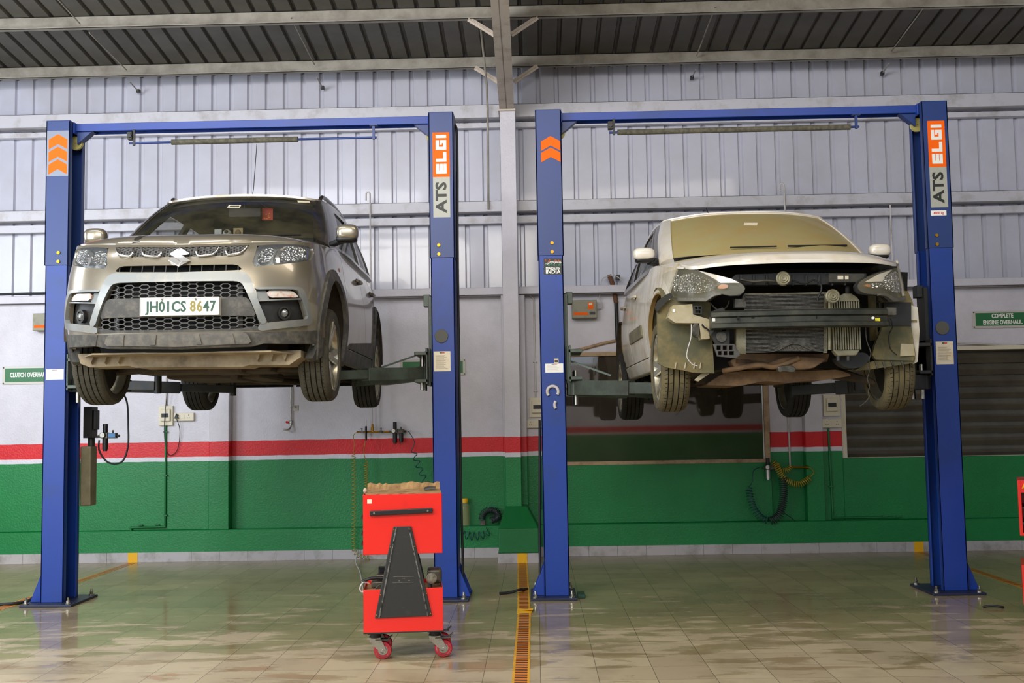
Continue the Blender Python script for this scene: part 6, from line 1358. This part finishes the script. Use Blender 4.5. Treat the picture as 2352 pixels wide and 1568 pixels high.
MT['yel2'] = M('yellow_label', 'd8d020', .5)
bow_beam()
fp('beam_bracket', 'gun', .18, q4(2036, 706, 2060, 724), .08, bevel=.004); fp('beam_bracket', 'plastd', .2, [(1632, 770), (1640, 712), (1660, 706), (1672, 720), (1640, 760)], .06)
# fog lamp carrier lattice (left)
fp('lamp_carrier', 'plastd', .24, [(1632, 756), (1675, 754), (1676, 790), (1645, 792), (1636, 775)], .03, bevel=.003)
o = fp('carrier_frame', MT['mesh'], .21, [(1638, 790), (1687, 790), (1700, 815), (1690, 822), (1648, 818)], .02, holes=[q4(1646, 793, 1656, 803), q4(1660, 793, 1670, 803), q4(1674, 793, 1683, 803), q4(1650, 806, 1658, 815), q4(1662, 806, 1671, 815), q4(1675, 806, 1686, 815)])
fp('carrier_boss', 'gun', .23, [(1644, 762), (1668, 762), (1670, 780), (1658, 788), (1646, 780)], .02, 1)
# washer bottle
MT['bottle'] = M('washer_bottle', 'b0a68c', .5, nz=(6, .4, .7, '9a8f68'))
fp('washer_bottle', 'bottle', .30, [(1534, 729), (1545, 701), (1590, 698), (1592, 722), (1629, 733), (1630, 777), (1611, 779), (1606, 742), (1551, 741)], .10, bevel=.012, res=.04)
fp('paper_label', 'white', .298, q4(1545, 710, 1551, 717), .002, bevel=0)
fp('bottle_bracket', 'plastd', .29, q4(1592, 702, 1612, 721), .05, holes=[q4(1596, 704, 1602, 710), q4(1604, 704, 1610, 710), q4(1597, 713, 1609, 719)])
fp('washer_pump', 'gun', .30, [(1592, 742), (1606, 742), (1607, 772), (1598, 776), (1588, 764)], .04, 1)
# front liners, torn edges
o = fp('wheel_liner', 'linerd', .44, [(1509, 702), (1522, 690), (1560, 686), (1632, 694), (1634, 752), (1641, 857), (1590, 855), (1570, 850), (1548, 847), (1526, 842), (1512, 834)], .03, bevel=.006, label='olive dusty liner hanging in front of the wheel')
for x in (1549, 1571, 1592, 1606): fp('liner_tab', 'bottle', .43, [(x, 846), (x+3, 846), (x+5, 832), (x+3, 832)], .006, bevel=0)
fp('torn_foam', M('torn_plastic', '2a2925', .8, bump=(40, 1)), .40, [(1504, 706), (1512, 690), (1530, 676), (1541, 672), (1546, 680), (1534, 690), (1520, 704), (1510, 716)], .04, bevel=0)
o = fp('wheel_liner', 'linerd', .44, [(2010, 790), (2030, 745), (2093, 748), (2103, 815), (2098, 828), (2012, 826), (2004, 815)], .04, bevel=.01)
fp('liner_upper', 'plastd', .43, q4(2030, 694, 2093, 748), .05, bevel=.008); fp('liner_pad', 'bottle', .425, [(2068, 818), (2102, 816), (2098, 790), (2070, 789)], .012, bevel=.005)
fp('wing_flange', 'white3', .47, [(2092, 700), (2108, 706), (2112, 760), (2108, 830), (2098, 836), (2094, 800)], .03, bevel=.004)
fp('air_duct', 'plastd', .40, [(1918, 820), (1935, 815), (1985, 808), (1998, 818), (1993, 835), (1970, 846), (1945, 845), (1928, 836)], .10, 2, bevel=.008)
m = MB(); a, b = L3(1985, 842, .46), L3(2100, 826, .46)
fp('liner_lip', 'linerd', .46, [(1965, 850), (2000, 848), (2100, 833), (2102, 820), (2010, 828), (1990, 834)], .08, bevel=.004)
for x in (2015, 2032, 2052, 2075): fp('lip_rib', 'gun', .45, [(x, 846), (x+3, 845), (x-3, 828), (x-6, 828)], .01, bevel=0)
def wire(pts, r, mat, Y, name='loose_wire'):
    MB().tube(spline([L3(a, b, Y) for a, b in pts], 5), r, 6).build(name, mat, HB, smooth=60)
wire([(1588, 745), (1587, 775), (1580, 800), (1578, 820), (1590, 836), (1602, 840)], .0035, 'pvc', .28)
wire([(1612, 745), (1618, 752), (1626, 757), (1634, 770)], .006, 'cable', .27); wire([(1630, 694), (1650, 712), (1668, 706), (1675, 690)], .006, 'gun', .33)
wire([(1988, 751), (1990, 780), (2000, 810), (1996, 825), (1997, 850), (1992, 870), (1997, 885), (1994, 900), (1996, 912), (1985, 925), (1975, 932)], .0038, 'gun', .30)
wire([(2045, 730), (2050, 750), (2042, 770), (2045, 800), (2060, 815)], .004, 'cable', .40); wire([(1995, 750), (2010, 735), (2020, 700), (2012, 690)], .006, 'cable', .40)
MB().prism([L3(1594, 873, .5), L3(1604, 876, .5), L3(1630, 858, .5), L3(1626, 853, .5), L3(1610, 858, .5)], (0, .01, 0)).build('hanging_bracket', 'bottle', HB, bevel=.003)
# engine, gearbox, subframe and floor seen from below
fp('sump', 'engine', .50, [(1678, 826), (1700, 823), (1760, 830), (1756, 842), (1745, 846), (1690, 846), (1684, 838)], .35, 1, bevel=.02)
fp('gearbox', 'engine', .45, [(1760, 835), (1800, 820), (1835, 818), (1905, 822), (1880, 838), (1868, 846), (1835, 848), (1800, 842), (1775, 846)], .35, 1, bevel=.02)
fp('engine_block', 'engine', .50, [(1690, 835), (1900, 830), (1905, 812), (1690, 812)], .3, bevel=.02)
fp('engine_mount', 'gun', .42, [(1785, 842), (1800, 838), (1826, 840), (1828, 852), (1822, 856), (1800, 852), (1790, 856)], .06, 1, bevel=.004)
MB().tube(spline([L3(1660, 852, .55), L3(1740, 838, .45), L3(1782, 842, .45), L3(1835, 822, .45)], 6), .018, 8).build('crossmember_pipe', 'engine', HB, smooth=60)
fp('subframe', 'engine', .62, [(1660, 858), (1720, 850), (1850, 852), (1925, 848), (1960, 862), (1900, 872), (1850, 874), (1810, 880), (1760, 874), (1700, 886), (1620, 884)], .45, 1, bevel=.02)
fp('control_arm', 'under', .70, [(1900, 842), (1915, 840), (2010, 870), (2015, 884), (1960, 874), (1905, 868)], .10, 1, bevel=.01)
fp('control_arm', 'under', .70, [(1600, 868), (1660, 852), (1700, 858), (1640, 878), (1598, 884)], .10, 1, bevel=.01)
underbody(HB, -.60, .60, .9, 3.7, .205)
MB().box((-.22, 1.2, .175), (.22, 3.0, .24)).build('exhaust_tunnel', 'under', HB, bevel=.02)
MB().tube([(-.58, 3.41, .22), (.58, 3.41, .22)], .05, 10).build('rear_axle', 'under', HB, smooth=50)
for k in (1, -1):
    MB().cyl((k*.60, .86, .25), (k*.57, .90, .72), .05, 14).build('strut', 'dark', HB, smooth=50); MB().bar((k*.50, 2.8, .20), (k*.62, 3.4, .18), .08, .06).build('trailing_arm', 'under', HB, bevel=.01)
MT['tyre2'] = M('tyre_rubber_dusty', '6d6345', .85, nz=(6, .4, .7, '4a4432'), bump=(60, .3))
wheel(HB, -.765, AY2, .235, -1, .315, .195, 0, 'tyre2', 5); wheel(HB, .765, AY2, .225, 1, .315, .195, -2, 'tyre2', 5, -4)
wheel(HB, -.765, 3.41, .185, -1, .315, .195, 0, 'tyredark'); wheel(HB, .765, 3.41, .185, 1, .315, .195, 0, 'tyredark')

# ============================================================ repeats share a group
GR = {'vehicle_lift': 'two-post lifts holding the cars', 'car': 'cars raised on the lifts', 'coil_hose': 'coiled air hoses along the back wall', 'breaker_box': 'cream switch boxes on the back wall', 'socket_board': 'cream socket boards on the back wall',
      'wall_sign': 'green signs on the back wall', 'air_regulator': 'air regulators', 'hazard_tape': 'striped tapes on the floor', 'tool_trolley': 'red tool trolleys', 'voltage_stabiliser': 'stabiliser boxes on the back wall',
      'conduit': 'thin conduits on the back wall', 'gooseneck_pipe': 'white pipes with hooked tops', 'valve_pipe': 'green painted pipes near the ledge', 'sagging_pipe': 'sagging pipes above the windows'}
for o in COL.objects:
    if o.parent is None and o.name.split('.')[0] in GR and 'kind' not in o: o['group'] = GR[o.name.split('.')[0]]
